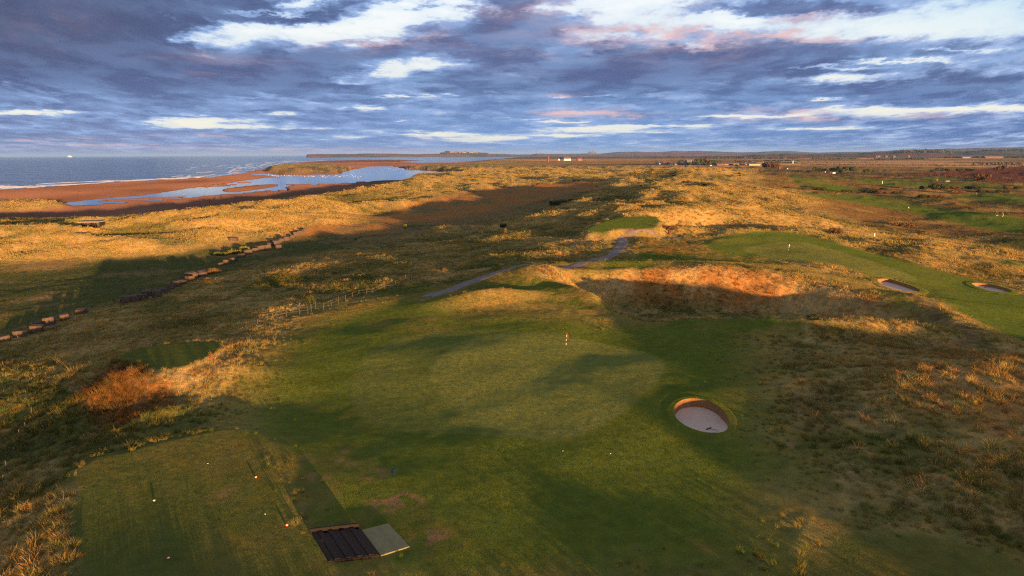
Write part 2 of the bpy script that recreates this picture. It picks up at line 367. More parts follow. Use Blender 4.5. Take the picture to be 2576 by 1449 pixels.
def add_bunker(pts, depth):
    P = smooth_poly([cast(*p, carve=False)[:2] for p in pts], 5)
    A = np.c_[np.ones(len(P)), P]; pk, *_ = np.linalg.lstsq(A, height(P[:, 0], P[:, 1], carve=False), rcond=None)
    FX.bunkers.append((P, depth, pk)); return P, depth, pk
B1 = add_bunker([(1697,1040),(1700,1022),(1718,1009),(1748,1005),(1782,1011),(1810,1027),(1827,1048),(1831,1070),(1822,1086),(1796,1090),(1762,1086),(1728,1073),(1707,1057)], .62)
B2 = add_bunker([(2208,705),(2235,702),(2265,711),(2302,724),(2314,733),(2290,735),(2255,729),(2225,719)], .5)
B3 = add_bunker([(2446,714),(2472,713),(2512,721),(2543,731),(2537,736),(2500,734),(2468,726)], .42)

SHELTER_Y = 225.0
_sh = at_dist(218, 575, SHELTER_Y); _hz = float(height(_sh[0], SHELTER_Y - 2)[0])
FX.mounds.append((_sh[0], SHELTER_Y - 4, 10, 9, 0, min(_sh[2] - _hz - .5, 0), 1.6))
# ------------------------------------------------------------------ materials
def new_mat(name):
    m = bpy.data.materials.new(name); m.use_nodes = True
    nt = m.node_tree; nt.nodes.clear()
    return m, nt
class NT:
    def __init__(s, nt): s.nt = nt
    def n(s, t, **k):
        nd = s.nt.nodes.new(t)
        for a, v in k.items(): setattr(nd, a, v)
        return nd
    def l(s, a, b): s.nt.links.new(a, b)
    def put(s, sock, v):
        if hasattr(v, 'is_linked') or isinstance(v, bpy.types.NodeSocket): s.l(v, sock)
        else: sock.default_value = v
    def math(s, op, a, b=None, c=None, clamp=False):
        nd = s.n('ShaderNodeMath', operation=op, use_clamp=clamp)
        s.put(nd.inputs[0], a)
        if b is not None: s.put(nd.inputs[1], b)
        if c is not None: s.put(nd.inputs[2], c)
        return nd.outputs[0]
    def vm(s, op, a, b=None, sc=None):
        nd = s.n('ShaderNodeVectorMath', operation=op)
        s.put(nd.inputs[0], a)
        if b is not None: s.put(nd.inputs[1], b)
        if sc is not None: s.put(nd.inputs['Scale'], sc)
        return nd.outputs[0] if op not in ('LENGTH', 'DOT_PRODUCT') else nd.outputs['Value']
    def mix(s, f, a, b, bt='MIX'):
        nd = s.n('ShaderNodeMix', data_type='RGBA', blend_type=bt)
        s.put(nd.inputs[0], f); s.put(nd.inputs[6], a); s.put(nd.inputs[7], b)
        return nd.outputs[2]
    def mapr(s, v, a, b, c, d, smooth=False):
        nd = s.n('ShaderNodeMapRange', interpolation_type='SMOOTHSTEP' if smooth else 'LINEAR')
        s.put(nd.inputs[0], v)
        for i, q in enumerate((a, b, c, d)): nd.inputs[1 + i].default_value = q
        return nd.outputs[0]
    def noise(s, vec, scale, detail=3, rough=.55, out=0, dims='3D'):
        nd = s.n('ShaderNodeTexNoise', noise_dimensions=dims)
        s.put(nd.inputs['Vector'], vec)
        nd.inputs['Scale'].default_value = scale; nd.inputs['Detail'].default_value = detail; nd.inputs['Roughness'].default_value = rough
        return nd.outputs[out]
def c4v(c): return (c[0], c[1], c[2], 1)

def simple(name, col, rough=.8, var=.25, scale=6.0, bump=.0, spec=.25, metal=0.0, col2=None):
    """one surface with a mottled procedural colour"""
    m, nt = new_mat(name); T = NT(nt)
    o = T.n('ShaderNodeOutputMaterial'); b = T.n('ShaderNodeBsdfPrincipled')
    g = T.n('ShaderNodeTexCoord').outputs['Object']
    nz = T.noise(g, scale, 5, .6)
    c2 = col2 or tuple(v * (1 - var) for v in col)
    c1 = col if col2 else tuple(min(v * (1 + var), 1) for v in col)
    T.l(T.mix(T.mapr(nz, .3, .7, 0, 1), c4v(c1), c4v(c2)), b.inputs['Base Color'])
    b.inputs['Roughness'].default_value = rough; b.inputs['Specular IOR Level'].default_value = spec; b.inputs['Metallic'].default_value = metal
    if bump:
        bp = T.n('ShaderNodeBump'); bp.inputs['Strength'].default_value = bump; bp.inputs['Distance'].default_value = .05
        T.l(T.noise(g, scale * 3, 5, .65), bp.inputs['Height']); T.l(bp.outputs[0], b.inputs['Normal'])
    T.l(b.outputs[0], o.inputs[0])
    return m

def ground_mat():
    m, nt = new_mat('ground'); T = NT(nt)
    o = T.n('ShaderNodeOutputMaterial'); d = T.n('ShaderNodeBsdfDiffuse'); g = T.n('ShaderNodeNewGeometry')
    col = T.n('ShaderNodeAttribute', attribute_name='col').outputs['Color']
    fz = T.n('ShaderNodeAttribute', attribute_name='fuzz').outputs['Fac']
    P = g.outputs['Position']
    n1 = T.noise(P, 9.0, 4, .7); n2 = T.noise(P, 1.1, 4, .65); n3 = T.noise(P, .13, 3, .6)
    v = T.math('MULTIPLY_ADD', n1, .9, T.math('MULTIPLY_ADD', n2, .9, T.math('MULTIPLY', n3, .4)))
    v = T.mapr(v, .62, 1.58, 0.0, 2.0)
    k = T.math('ADD', T.math('MULTIPLY', T.math('SUBTRACT', v, 1.0), T.math('MULTIPLY_ADD', fz, .62, .15)), 1.0)
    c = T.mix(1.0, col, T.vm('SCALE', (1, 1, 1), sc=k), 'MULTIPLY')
    hue = T.noise(P, .55, 3, .6)
    c = T.mix(T.math('MULTIPLY', T.mapr(hue, .48, .68, 0, .55), fz), c, T.mix(1.0, c, (1.5, 1.02, .62, 1), 'MULTIPLY'))
    T.l(c, d.inputs['Color']); d.inputs['Roughness'].default_value = .6
    # blades stand every way: the surface normal is scattered sideways as a sward's is
    rv = T.vm('SUBTRACT', T.noise(P, 23.0, 2, .6, out=1), (.5, .5, .5))
    rw = T.vm('SUBTRACT', T.noise(P, 2.3, 3, .6, out=1), (.5, .5, .5))
    rs = T.vm('ADD', T.vm('SCALE', rv, sc=T.math('MULTIPLY', fz, 5.5)), T.vm('SCALE', rw, sc=T.math('MULTIPLY', fz, 1.3)))
    N = T.vm('NORMALIZE', T.vm('ADD', g.outputs['Normal'], T.vm('MULTIPLY', rs, (1, 1, .35))))
    T.l(N, d.inputs['Normal']); T.l(d.outputs[0], o.inputs[0])
    return m

# ------------------------------------------------------------------ ground colours
def lerp(a, b, t): return a + (b - a) * t[..., None]
C = {k: np.array(v) for k, v in dict(
    turf=(.082, .106, .018), green=(.126, .140, .036), collar=(.100, .118, .028), tee=(.078, .090, .022), dryturf=(.150, .116, .034),
    marram=(.29, .205, .075), olive=(.105, .105, .030), rust=(.26, .115, .035), straw=(.34, .235, .10), meadow=(.066, .074, .025), meadow2=(.165, .120, .055),
    heath=(.25, .125, .045), sand=(.140, .073, .051), wet=(.085, .040, .030), links=(.15, .098, .042), field=(.24, .145, .065), stub=(.42, .255, .135), past=(.20, .135, .048),
    fair=(.076, .108, .020), plough=(.105, .042, .026), earth=(.23, .115, .075), hill=(.05, .055, .035), hillf=(.11, .09, .06), track=(.12, .085, .06)).items()}
def colours(x, y, z):
    r = np.hypot(x, y)
    sc = np.clip(r / 60, 1, 12)
    n1 = fbm(x, y, 14, 5, 1); n2 = fbm(x, y, 5.5, 4, 2); n3 = fbm(x, y, 60, 4, 3); n4 = fbm(x, y, 1.6, 4, 4)
    wx = x + .9 * n2 * sc * .6; wy = y + .9 * n1 * sc * .6
    def zone(P, soft=.8, warp=1.0, m=60):
        return sst(-soft, soft, sd_poly(P, x + (wx - x) * warp, y + (wy - y) * warp, m))
    ol = lerp(C['olive'] + 0 * np.zeros(x.shape + (3,)), np.array([.205, .165, .062]), sst(110, 260, r))
    col = lerp(lerp(C['marram'] + 0 * ol, C['rust'], .55 * sst(-1, 4, sd_poly(RUSTR, wx, wy, 30)) * sst(-.5, .4, n2)), ol, sst(-.25, .65, n1 + .35 * n2 + .35 * n3 * sst(60, 200, r)))
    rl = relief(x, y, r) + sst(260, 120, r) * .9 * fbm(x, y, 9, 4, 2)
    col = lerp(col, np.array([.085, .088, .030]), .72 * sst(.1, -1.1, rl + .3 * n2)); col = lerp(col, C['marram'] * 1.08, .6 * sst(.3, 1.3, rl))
    col = lerp(col, C['straw'], .6 * sst(.2, .7, n2 + .3 * n4))
    fuzz = np.ones(x.shape); tall = np.ones(x.shape)
    # lower, browner sward on the near plateau right of the green and on the left slope
    rr = np.maximum(sst(-3, 14, sd_poly(NEARR, wx, wy, 40)), .9 * sst(-3, 6, sd_poly(NEARR2, wx, wy, 40)))
    col = lerp(col, lerp(C['dryturf'] + 0 * col, C['turf'] * .9, sst(-.3, .5, n1 + .4 * n4)), .85 * rr); tall *= 1 - .96 * rr
    q = sst(3.5, -1.5, np.abs(sd_poly(H_A, wx, wy, 40) - 2.0) - 3.0) * sst(98, 106, y + .25 * (x - 20)) * sst(-2, 4, x) * sst(64, 50, x)
    col = lerp(col, lerp(C['straw'] + 0 * col, C['rust'], .8 * sst(-.3, .6, n1 + .5 * n4)), q); tall = np.maximum(tall, q)
    q = zone(SHORT, 2.5); col = lerp(col, lerp(C['dryturf'] * 1.2 + 0 * col, lerp(C['turf'] + 0 * col, C['rust'], sst(-.1, .3, n3 + .3 * n2)), sst(-.4, .4, n1 + .5 * n4)), q); tall *= 1 - .85 * q; fuzz = fuzz * (1 - q) + .8 * q
    for P in (MOUNDF, RIMF):
        q = zone(P, 1.5); col = lerp(col, lerp(C['dryturf'] * 1.15 + 0 * col, C['turf'], sst(-.4, .5, n1 + .6 * n4)), q); tall *= 1 - q; fuzz = fuzz * (1 - q) + .75 * q
    m = zone(MEADOW, 5); mm = sst(-.45, .4, n1 * .8 + n3 * .6 + .4 * n4)
    col = lerp(col, lerp(C['meadow'] + 0 * col, C['meadow2'], mm), m); tall *= 1 - .93 * m; fuzz = fuzz * (1 - m) + m * (.62 + .25 * mm)
    h = zone(HEATH, 6)
    h2 = zone(HEATH2, 5)
    col = lerp(col, lerp(C['heath'] + 0 * col, C['meadow2'], sst(0, .8, n1)), np.maximum(h, .8 * h2)); tall *= 1 - .95 * h; fuzz = fuzz * (1 - h) + h * .8
    l = zone(LINKS, 14, 1, 80)
    col = lerp(col, lerp(lerp(C['links'] + 0 * col, C['marram'] * .8, sst(.1, .7, n1 + .5 * n3)), C['meadow'], sst(.25, .8, n3 - .3 * n2)), l); tall *= 1 - .72 * l
    # farmland
    f = sst(1150, 1500, r) * sst(-60, 60, sd_poly(FARMZONE, x, y, 300))
    st = np.floor(y / 260 + .35 * np.sin(x / 900)) ; hx = vn(st * 3.7 + np.floor(x / 700 + st * .37) * 1.9, st * .7, 5)
    ff = lerp(C['field'] + 0 * col, C['past'], sst(.3, .5, hx)); ff = lerp(ff, C['stub'], sst(.62, .66, hx)); ff = lerp(ff, C['meadow2'] * .7, sst(.8, .84, hx))
    ff = ff * (1 + .25 * fbm(x, y, 45, 3, 5)[..., None])
    col = lerp(col, ff, f); tall *= 1 - f; fuzz = fuzz * (1 - f) + f * .8
    for P, c, s, fzv in ((STUB, 'stub', 8, .9), (PAST, 'past', 8, .8), (PLOUGH, 'plough', 6, .25)):
        q = sst(-s, s, sd_poly(P, x, y, 40)); col = lerp(col, C[c] * (1 + .18 * n1[..., None]), q); tall *= 1 - q; fuzz = fuzz * (1 - q) + fzv * q
    for P in FAIR + [POND]:
        q = zone(P, 3.5); col = lerp(col, lerp(C['fair'] + 0 * col, C['dryturf'], .55 * sst(.1, .7, n1 + .5 * n3)), q); tall *= 1 - q; fuzz = fuzz * (1 - q) + .42 * q
    # mown ground of the holes in front
    for P, c, dr, fzv, s in ((TURF, 'turf', .7, .5, 5.0), (FW2, 'fair', .3, .42, 1.4), (TEE, 'tee', .45, .45, .5), (TEE_S, 'tee', .3, .42, .4), (TEE_U, 'fair', .2, .42, .9), (TEE_R, 'tee', .4, .5, 1.2), (COLLAR, 'collar', .5, .46, .25), (GREEN, 'green', .25, .46, .5), (GREEN2, 'green', .1, .46, .4)):
        q = zone(P, s, .8 if s > .6 else .12)
        dm = dr * sst(-.1, .75, .6 * n1 + .5 * fbm(x, y, 24, 3, 6) + .35 * n4)
        col = lerp(col, lerp(C[c] + 0 * col, C['dryturf'], dm), q); tall *= 1 - q; fuzz = fuzz * (1 - q) + fzv * q
    for P, wd in ((TEE_S, 2.2), (TEE_U, 4.0)):
        e = sd_poly(P, wx, wy, 30); q = sst(wd, wd * .4, np.abs(e + wd * .7 + .6)) * sst(-.2, -.7, e); q = q * sst(-.45, 0, n1 + .3); col = lerp(col, C['straw'] * (.9 + .3 * n4[..., None]), .75 * q); tall = np.maximum(tall, 1.1 * q)
    q = zone(SCRUB, 1.0); col = lerp(col, np.array([.19, .095, .035]) * (.6 + .35 * sst(-.3, .5, n4))[..., None], .9 * q); tall = np.maximum(tall, 1.35 * q)
    # worn bare soil
    for (ex, ey, rx, ry, a) in SCARS:
        e = ((x - ex) / rx) ** 2 + ((y - ey) / ry) ** 2
        e = e * (1 + .5 * n2 + .35 * n4)
        q = a * sst(1.25, .1, e) * sst(-.15, .45, n4 * .7 + .5 * fbm(x, y, 2.4, 4, 7) + .8 * fbm(x, y, .6, 3, 2) - .05) * .75
        col = lerp(col, C['earth'], q); fuzz = fuzz * (1 - .6 * q)
    tall *= 1 - np.exp(-(((x - _sh[0]) / 7) ** 2 + ((y - SHELTER_Y + 5) / 7) ** 2) ** 2)
    # paths of bare feet
    q = sst(1.3, .2, d_line(TRACK, wx, wy)); col = lerp(col, C['track'], .8 * q); tall *= 1 - q
    q = sst(1.1, .2, d_line(TRODDEN, wx, wy)); col = lerp(col, C['earth'] * .6, .45 * q); tall *= 1 - q
    q = sst(4.2, 1.6, d_line(PATH, x, y)); tall *= 1 - q; col = lerp(col, C['dryturf'], .7 * q)
    # coast
    land = sd_poly(LAND, x, y, 200)
    bz = sst(SEA + 2.6 + 0 * z, SEA + 1.5 + 0 * z, z + .35 * n1) * sst(40, -15, land) * sst(9000, 6500, r)
    bz = np.maximum(bz, sst(SEA + .95 + 0 * z, SEA + .5 + 0 * z, z))
    wet = sst(SEA + .45 + 0 * z, SEA + .02 + 0 * z, z)
    col = lerp(col, lerp(C['sand'] * (1 + .34 * fbm(x, y * .6, 70, 5, 6)[..., None]), C['wet'], wet), bz); tall *= 1 - bz; fuzz = fuzz * (1 - bz) + .10 * bz
    # distant hills: dark woods and pale fields
    hh = sst(2300, 3200, r); hf = fbm(x, y * 2.2, 900, 3, 2)
    hc = lerp(C['hillf'] + 0 * col, C['hill'], sst(-.30, -.12, hf + .35 * fbm(x, y * 2, 260, 3, 4)) * (1 - .0 * hh)); hc = lerp(hc, C['plough'] * 1.3, sst(.35, .4, hf))
    col = lerp(col, hc, sst(3400, 4600, r) * (1 - bz)); 
    tall *= sst(1500, 1100, r) * (z > SEA + .8)
    fuzz = np.where(r > 3000, .7, fuzz)
    return np.clip(col, .004, .8), np.clip(fuzz, 0, 1), np.clip(tall, 0, 1.4)
FARMZONE = np.array([on_plane(1290, 412, -5.4), on_plane(1900, 425, -5.4), (1100, 1100), (9000, 900), (12000, 5000), (4000, 9000), on_plane(1600, 396, -5.4), on_plane(1330, 400, -5.4)])
def scar(vx, vy, w, h, a):
    p = cast_b(vx, vy); d = np.hypot(*p); rx = w * px_m(d); q = cast_b(vx, vy + h); ry = abs(p[1] - q[1])
    SCARS.append((p[0], p[1], rx, max(ry, .3), a))
SCARS = []
for s in [(1000,1270,90,35,.9),(1110,1370,90,40,.75),(880,1150,70,30,.55),(940,1200,60,25,.55),(800,1205,40,18,.5),(720,1230,25,14,.55),(745,1310,30,40,.4),(860,1320,40,10,.5),(930,1345,60,10,.5),
          (1060,762,22,7,.9),(1990,1120,24,16,.6),(2110,1125,26,14,.5),(2050,1060,60,60,.35),(2010,980,60,40,.35),(2330,870,30,10,.5),(1560,592,45,6,.8),(1600,735,16,14,.6),(590,1250,60,30,.3),(840,1400,40,14,.2),(1690,545,50,5,.5),(2240,830,100,12,.15),(1960,1230,40,20,.3)]:
    scar(*s)

# ------------------------------------------------------------------ the ground, one sheet
def build_ground():
    az = np.concatenate([np.linspace(-math.pi, -.86, 130)[:-1], np.linspace(-.86, -.74, 60)[:-1], np.linspace(-.74, .74, 1200), np.linspace(.74, .86, 60)[1:], np.linspace(.86, math.pi, 130)[1:-1]])
    dep = np.linspace(R(41), R(.85), 640)
    r1 = 26.0 / np.tan(dep); r1 = r1[r1 > 27]
    rr = np.concatenate([np.array([.0, 8, 14, 18, 21, 23.5, 25.5]), r1, np.exp(np.linspace(math.log(r1[-1]), math.log(60000), 170))[1:]])
    A, RR = np.meshgrid(az, rr, indexing='xy')
    X = (np.sin(A) * RR); Y = (np.cos(A) * RR)
    sh = X.shape
    Z = np.empty(sh); CO = np.empty(sh + (4,)); FZ = np.empty(sh)
    CO[..., 3] = 1
    for i in range(0, sh[0], 40):
        s = slice(i, i + 40)
        Z[s] = height(X[s].ravel(), Y[s].ravel()).reshape(X[s].shape)
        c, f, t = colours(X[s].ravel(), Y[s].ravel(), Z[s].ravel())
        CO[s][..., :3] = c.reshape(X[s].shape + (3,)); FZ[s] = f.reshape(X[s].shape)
    nr, nc = sh
    v = np.stack([X, Y, Z], -1).reshape(-1, 3)
    i = np.arange(nr - 1)[:, None]; j = np.arange(nc)[None, :]
    a = (i * nc + j); b = (i * nc + (j + 1) % nc); c = ((i + 1) * nc + (j + 1) % nc); d = ((i + 1) * nc + j)
    f = np.stack([a, d, c, b], -1).reshape(-1, 4)
    me = np_mesh('ground', v, f)
    at = me.attributes.new('col', 'FLOAT_COLOR', 'POINT'); at.data.foreach_set('color', CO.reshape(-1).astype(np.float32))
    at = me.attributes.new('fuzz', 'FLOAT', 'POINT'); at.data.foreach_set('value', FZ.reshape(-1).astype(np.float32))
    me.polygons.foreach_set('use_smooth', np.ones(len(f), bool))
    me.materials.append(ground_mat())
    ob = bpy.data.objects.new('ground', me); COL.objects.link(ob); ob['kind'] = 'structure'
    return ob
def np_mesh(name, v, f):
    me = bpy.data.meshes.new(name)
    f = np.asarray(f); k = f.shape[1]
    me.vertices.add(len(v)); me.vertices.foreach_set('co', np.asarray(v, np.float32).ravel())
    me.loops.add(f.size); me.loops.foreach_set('vertex_index', f.ravel().astype(np.int32))
    me.polygons.add(len(f)); me.polygons.foreach_set('loop_start', np.arange(0, f.size, k, dtype=np.int32)); me.polygons.foreach_set('loop_total', np.full(len(f), k, np.int32))
    me.update(calc_edges=True)
    return me
GROUND_MAT = None
ground = build_ground(); GROUND_MAT = ground.data.materials[0]

# ------------------------------------------------------------------ water
def water_mat(name, base, bumps, rough):
    m, nt = new_mat(name); T = NT(nt)
    o = T.n('ShaderNodeOutputMaterial'); b = T.n('ShaderNodeBsdfPrincipled'); g = T.n('ShaderNodeNewGeometry')
    b.inputs['Base Color'].default_value = c4v(base); b.inputs['Roughness'].default_value = rough; b.inputs['IOR'].default_value = 1.33
    P = g.outputs['Position']; h = None
    for sc, amp, stretch in bumps:
        mp = T.n('ShaderNodeMapping'); T.l(P, mp.inputs[0]); mp.inputs['Rotation'].default_value = (0, 0, R(38)); mp.inputs['Scale'].default_value = (sc * stretch, sc, sc)
        q = T.math('MULTIPLY', T.noise(mp.outputs[0], 1.0, 3, .55), amp); h = q if h is None else T.math('ADD', h, q)
    bp = T.n('ShaderNodeBump'); bp.inputs['Strength'].default_value = 1; bp.inputs['Distance'].default_value = 1
    T.l(h, bp.inputs['Height']); T.l(bp.outputs[0], b.inputs['Normal']); T.l(b.outputs[0], o.inputs[0])
    return m
def flat_poly(name, P, z, mat):
    from mathutils.geometry import tessellate_polygon
    v = [Vector((p[0], p[1], z)) for p in P]
    tr = tessellate_polygon([v])
    me = bpy.data.meshes.new(name); me.from_pydata([tuple(q) for q in v], [], [tuple(t) for t in tr]); me.materials.append(mat)
    bm = bmesh.new(); bm.from_mesh(me)
    for f in bm.faces:
        f.normal_update()
        if f.normal.z < 0: f.normal_flip()
    bm.to_mesh(me); bm.free()
    ob = bpy.data.objects.new(name, me); COL.objects.link(ob); ob['kind'] = 'structure'; return ob
sea = flat_poly('sea', [(-60000, -30000), (4300, -30000) , (4300, 60000), (-60000, 60000)], SEA, water_mat('sea', (.012, .030, .048), [(.012, 9, .3), (.05, 2.2, .35), (.22, .5, .5), (.9, .08, .7)], .12))
LP = np.array(LAGOON); lc = LP.mean(0)
hull = [on_plane(*p, SEA) for p in [(165,508),(600,432),(660,436.5),(760,437),(860,433),(893,424),(951,417),(1090,426),(1175,434),(1172,441),(1062,442),(1035,451),(960,462),(850,478),(700,497),(420,533),(190,530)]]
lagoon = flat_poly('lagoon', hull, SEA + .02, water_mat('lagoon', (.03, .045, .06), [(.12, .05, .5), (.9, .012, .7)], .04))
# ------------------------------------------------------------------ sun and sky
SUN_EL, SUN_AZ = R(2.9), R(149)           # sun behind the camera, to its right (azimuth from +Y, clockwise)
sun_d = bpy.data.lights.new('sun', 'SUN'); sun_d.energy = 5.0; sun_d.angle = R(.5); sun_d.color = (1.0, .54, .20)
sun = bpy.data.objects.new('sun', sun_d); COL.objects.link(sun)
sdir = Vector((math.sin(SUN_AZ) * math.cos(SUN_EL), math.cos(SUN_AZ) * math.cos(SUN_EL), math.sin(SUN_EL)))
sun.rotation_euler = sdir.to_track_quat('Z', 'Y').to_euler(); sun.location = (60, -100, 60)
S.view_settings.view_transform = 'Standard'; S.view_settings.look = 'None'; S.view_settings.gamma = 1
EXPO = 1.95
S.view_settings.exposure = EXPO
def lin(r, g, b):
    return tuple((((c / 255) / 12.92 if c <= 10 else ((c / 255 + .055) / 1.055) ** 2.4)) / 2 ** EXPO for c in (r, g, b))

W = bpy.data.worlds.new('World'); S.world = W; W.use_nodes = True
nt = W.node_tree; nt.nodes.clear(); T = NT(nt)
wo = T.n('ShaderNodeOutputWorld'); bg = T.n('ShaderNodeBackground'); T.l(bg.outputs[0], wo.inputs[0])
D = T.n('ShaderNodeTexCoord').outputs['Generated']
sep = T.n('ShaderNodeSeparateXYZ'); T.l(D, sep.inputs[0]); dx, dy, dz = sep.outputs
ny = T.n('ShaderNodeTexSky', sky_type='NISHITA', sun_disc=False); ny.sun_elevation = SUN_EL; ny.sun_rotation = SUN_AZ; ny.altitude = 20
nish = T.vm('SCALE', ny.outputs[0], sc=.10)
fy = T.math('MAXIMUM', dy, .08)
A_ = T.math('DIVIDE', dx, fy); B_ = T.math('DIVIDE', dz, fy)
front = T.mapr(dy, .1, .35, 0, 1, True)
zz = T.math('ADD', T.math('MAXIMUM', dz, 0.0), .022)
cu = T.math('DIVIDE', A_, T.math('POWER', zz, .3)); cv = T.math('MULTIPLY', T.math('LOGARITHM', zz, 2.718), -3.2)
def cvec(sx, sy, ox, oy, w=0.0):
    c = T.n('ShaderNodeCombineXYZ'); T.l(T.math('MULTIPLY_ADD', cu, sx, ox), c.inputs[0]); T.l(T.math('MULTIPLY_ADD', cv, sy, oy), c.inputs[1]); c.inputs[2].default_value = w
    return c.outputs[0]
def AB(vx, vy):
    d = ray(vx, vy); return d[0] / d[1], d[2] / d[1]
_w = T.vm('SUBTRACT', T.noise(cvec(9.0, 3.2, 7.7, 3.3), 1.0, 6, .68, out=1), (.5, .5, .5))
_s = T.n('ShaderNodeSeparateXYZ'); T.l(_w, _s.inputs[0])
AW = T.math('MULTIPLY_ADD', _s.outputs[0], T.math('MULTIPLY', T.math('POWER', zz, .3), .30), A_)
BW = T.math('MULTIPLY_ADD', _s.outputs[1], T.math('MULTIPLY', zz, .26), B_)
def blobs(L):
    acc = None
    for vx, vy, wx, wy, amp in L:
        a, b = AB(vx, vy); wa = wx / (F * K); wb = wy / (F * K)
        p = T.math('MULTIPLY_ADD', AW, 1 / wa, -a / wa); q = T.math('MULTIPLY_ADD', BW, 1 / wb, -b / wb)
        s = T.math('MULTIPLY_ADD', q, q, T.math('MULTIPLY', p, p))
        e = T.math('EXPONENT', T.math('MULTIPLY', s, -1.0))
        acc = T.math('MULTIPLY', e, amp) if acc is None else T.math('MULTIPLY_ADD', e, amp, acc)
    return acc
# where the cloud sheet is torn open (+) and where it is thick (-)
OPEN = [(560,100,120,34,.42),(720,80,120,20,.2),(780,110,60,14,.2),(640,70,120,16,.26),(860,78,120,40,.44),(960,60,90,28,.34),(1110,18,80,20,.44),(1000,45,120,14,.2),(1010,25,120,14,.22),(770,6,45,12,.36),(1050,160,95,14,.40),(985,178,70,12,.34),(900,205,60,8,.25),(960,192,60,10,.2),(1150,55,40,20,.22),
        (670,28,80,5,.30),(470,105,50,6,.2),(520,305,130,8,.44),(470,312,90,14,.26),(580,318,130,4,.3),(70,284,150,5,.42),(20,279,60,4,.3),(690,285,40,4,.3),(330,198,40,4,.2),(620,245,50,5,.2),(1020,241,42,5,.44),(1130,237,30,3,.3),(915,271,40,6,.38),(1005,302,20,3,.3),
        (1240,348,110,8,.42),(1120,338,70,5,.3),(1480,326,120,7,.46),(1640,317,150,4,.42),(1420,340,110,3,.3),(1600,333,90,3,.28),(1420,308,60,3,.3),(1320,300,50,2.5,.25),(1060,336,90,3,.26),(880,345,80,3,.2),(770,322,50,3,.24),
        (1420,20,120,16,.24),(1640,10,200,26,.48),(1560,50,110,22,.24),(1840,45,110,16,.32),(1790,65,120,16,.24),(2350,62,260,34,.38),(2520,30,180,60,.30),(2200,75,200,16,.30),(1760,120,40,12,.26),(1660,100,60,14,.2),(1540,90,60,18,.24),
        (2150,197,110,9,.42),(2260,152,120,5,.40),(2080,170,110,5,.30),(2400,128,100,4,.24),(2060,250,40,3,.42),(1870,294,110,4,.44),(2000,290,60,3.5,.34),(2400,276,220,6,.46),(2250,284,130,7,.36),(2150,272,90,4,.26),(2060,323,110,3,.42),(2550,268,90,8,.3),
        (1430,238,24,4,.34),(1500,244,22,3,.26),(2010,22,260,12,-.30),(1900,18,200,12,-.22),(2020,125,240,16,-.22),(1800,160,300,30,-.22),(1500,200,300,40,-.20),(2300,210,330,24,-.14),(2300,240,300,16,-.16),(200,60,420,90,-.26),(250,160,420,60,-.24),(700,200,260,40,-.18),(900,130,180,26,-.26),
        (1180,120,90,60,-.12),(1300,80,120,60,-.14),(560,130,60,10,.0),(760,48,170,14,-.30),(900,18,80,14,-.16),(1300,10,100,40,-.16)]
bias = T.math('MULTIPLY', T.math('MULTIPLY', blobs(OPEN), 1.35), front)
warp = T.vm('SUBTRACT', T.noise(cvec(6.0, 2.0, 3.1, 8.2), 1.0, 3, .55, out=1), (.5, .5, .5))
n_big = T.noise(T.vm('ADD', cvec(4.0, 1.25, 1.7, 4.0), T.vm('SCALE', warp, sc=.55)), 1.0, 7, .60)
n_fin = T.noise(T.vm('ADD', cvec(9.0, 2.5, 5.0, 2.0), T.vm('SCALE', warp, sc=.9)), 1.0, 8, .66)
n_mid = T.noise(T.vm('ADD', cvec(5.5, 1.9, 9.0, 1.0), T.vm('SCALE', warp, sc=.6)), 1.0, 6, .6)
low = T.mapr(dz, .015, .06, 0, 1, True)
# opening strength; about .5 is the edge of the cloud
op = T.math('ADD', T.math('MULTIPLY_ADD', T.math('SUBTRACT', n_fin, .5), 1.05, T.math('MULTIPLY', T.math('SUBTRACT', n_big, .5), .8)), T.math('ADD', bias, .19))
gap = T.mapr(op, .30, .60, 0, 1, True)
edge = T.mapr(op, .06, .40, 0, 1, True)
# cloud body: slate, purple and blue
def rgb(c): return c4v(lin(*c))
body = T.mix(T.mapr(n_mid, .37, .63, 0, 1, True), rgb((88,108,154)), rgb((132,164,212)))
body = T.mix(T.mapr(bias, -.30, 0, .55, 0), body, rgb((84,94,140)))
leftd = T.math('MULTIPLY', T.mapr(A_, -.75, -.1, 1, 0, True), T.mapr(B_, .06, .2, 0, 1, True))
body = T.mix(T.math('MULTIPLY', leftd, .8), body, rgb((74,82,114)))
horiz = T.mix(T.mapr(A_, -.6, .05, 0, 1), rgb((118,134,180)), rgb((116,156,212)))
horiz = T.mix(T.mapr(A_, .1, .75, 0, 1), horiz, rgb((78,112,176)))
horiz = T.mix(T.mapr(n_mid, .35, .65, .5, 0), horiz, T.mix(1.0, horiz, (.72, .76, .86, 1), 'MULTIPLY'))
body = T.mix(T.mapr(B_, .012, .115, 1, 0, True), body, horiz)
rim = T.mix(T.mapr(A_, -.5, .5, 0, 1), rgb((146,176,226)), rgb((160,186,230)))
sky = T.mix(edge, body, rim)
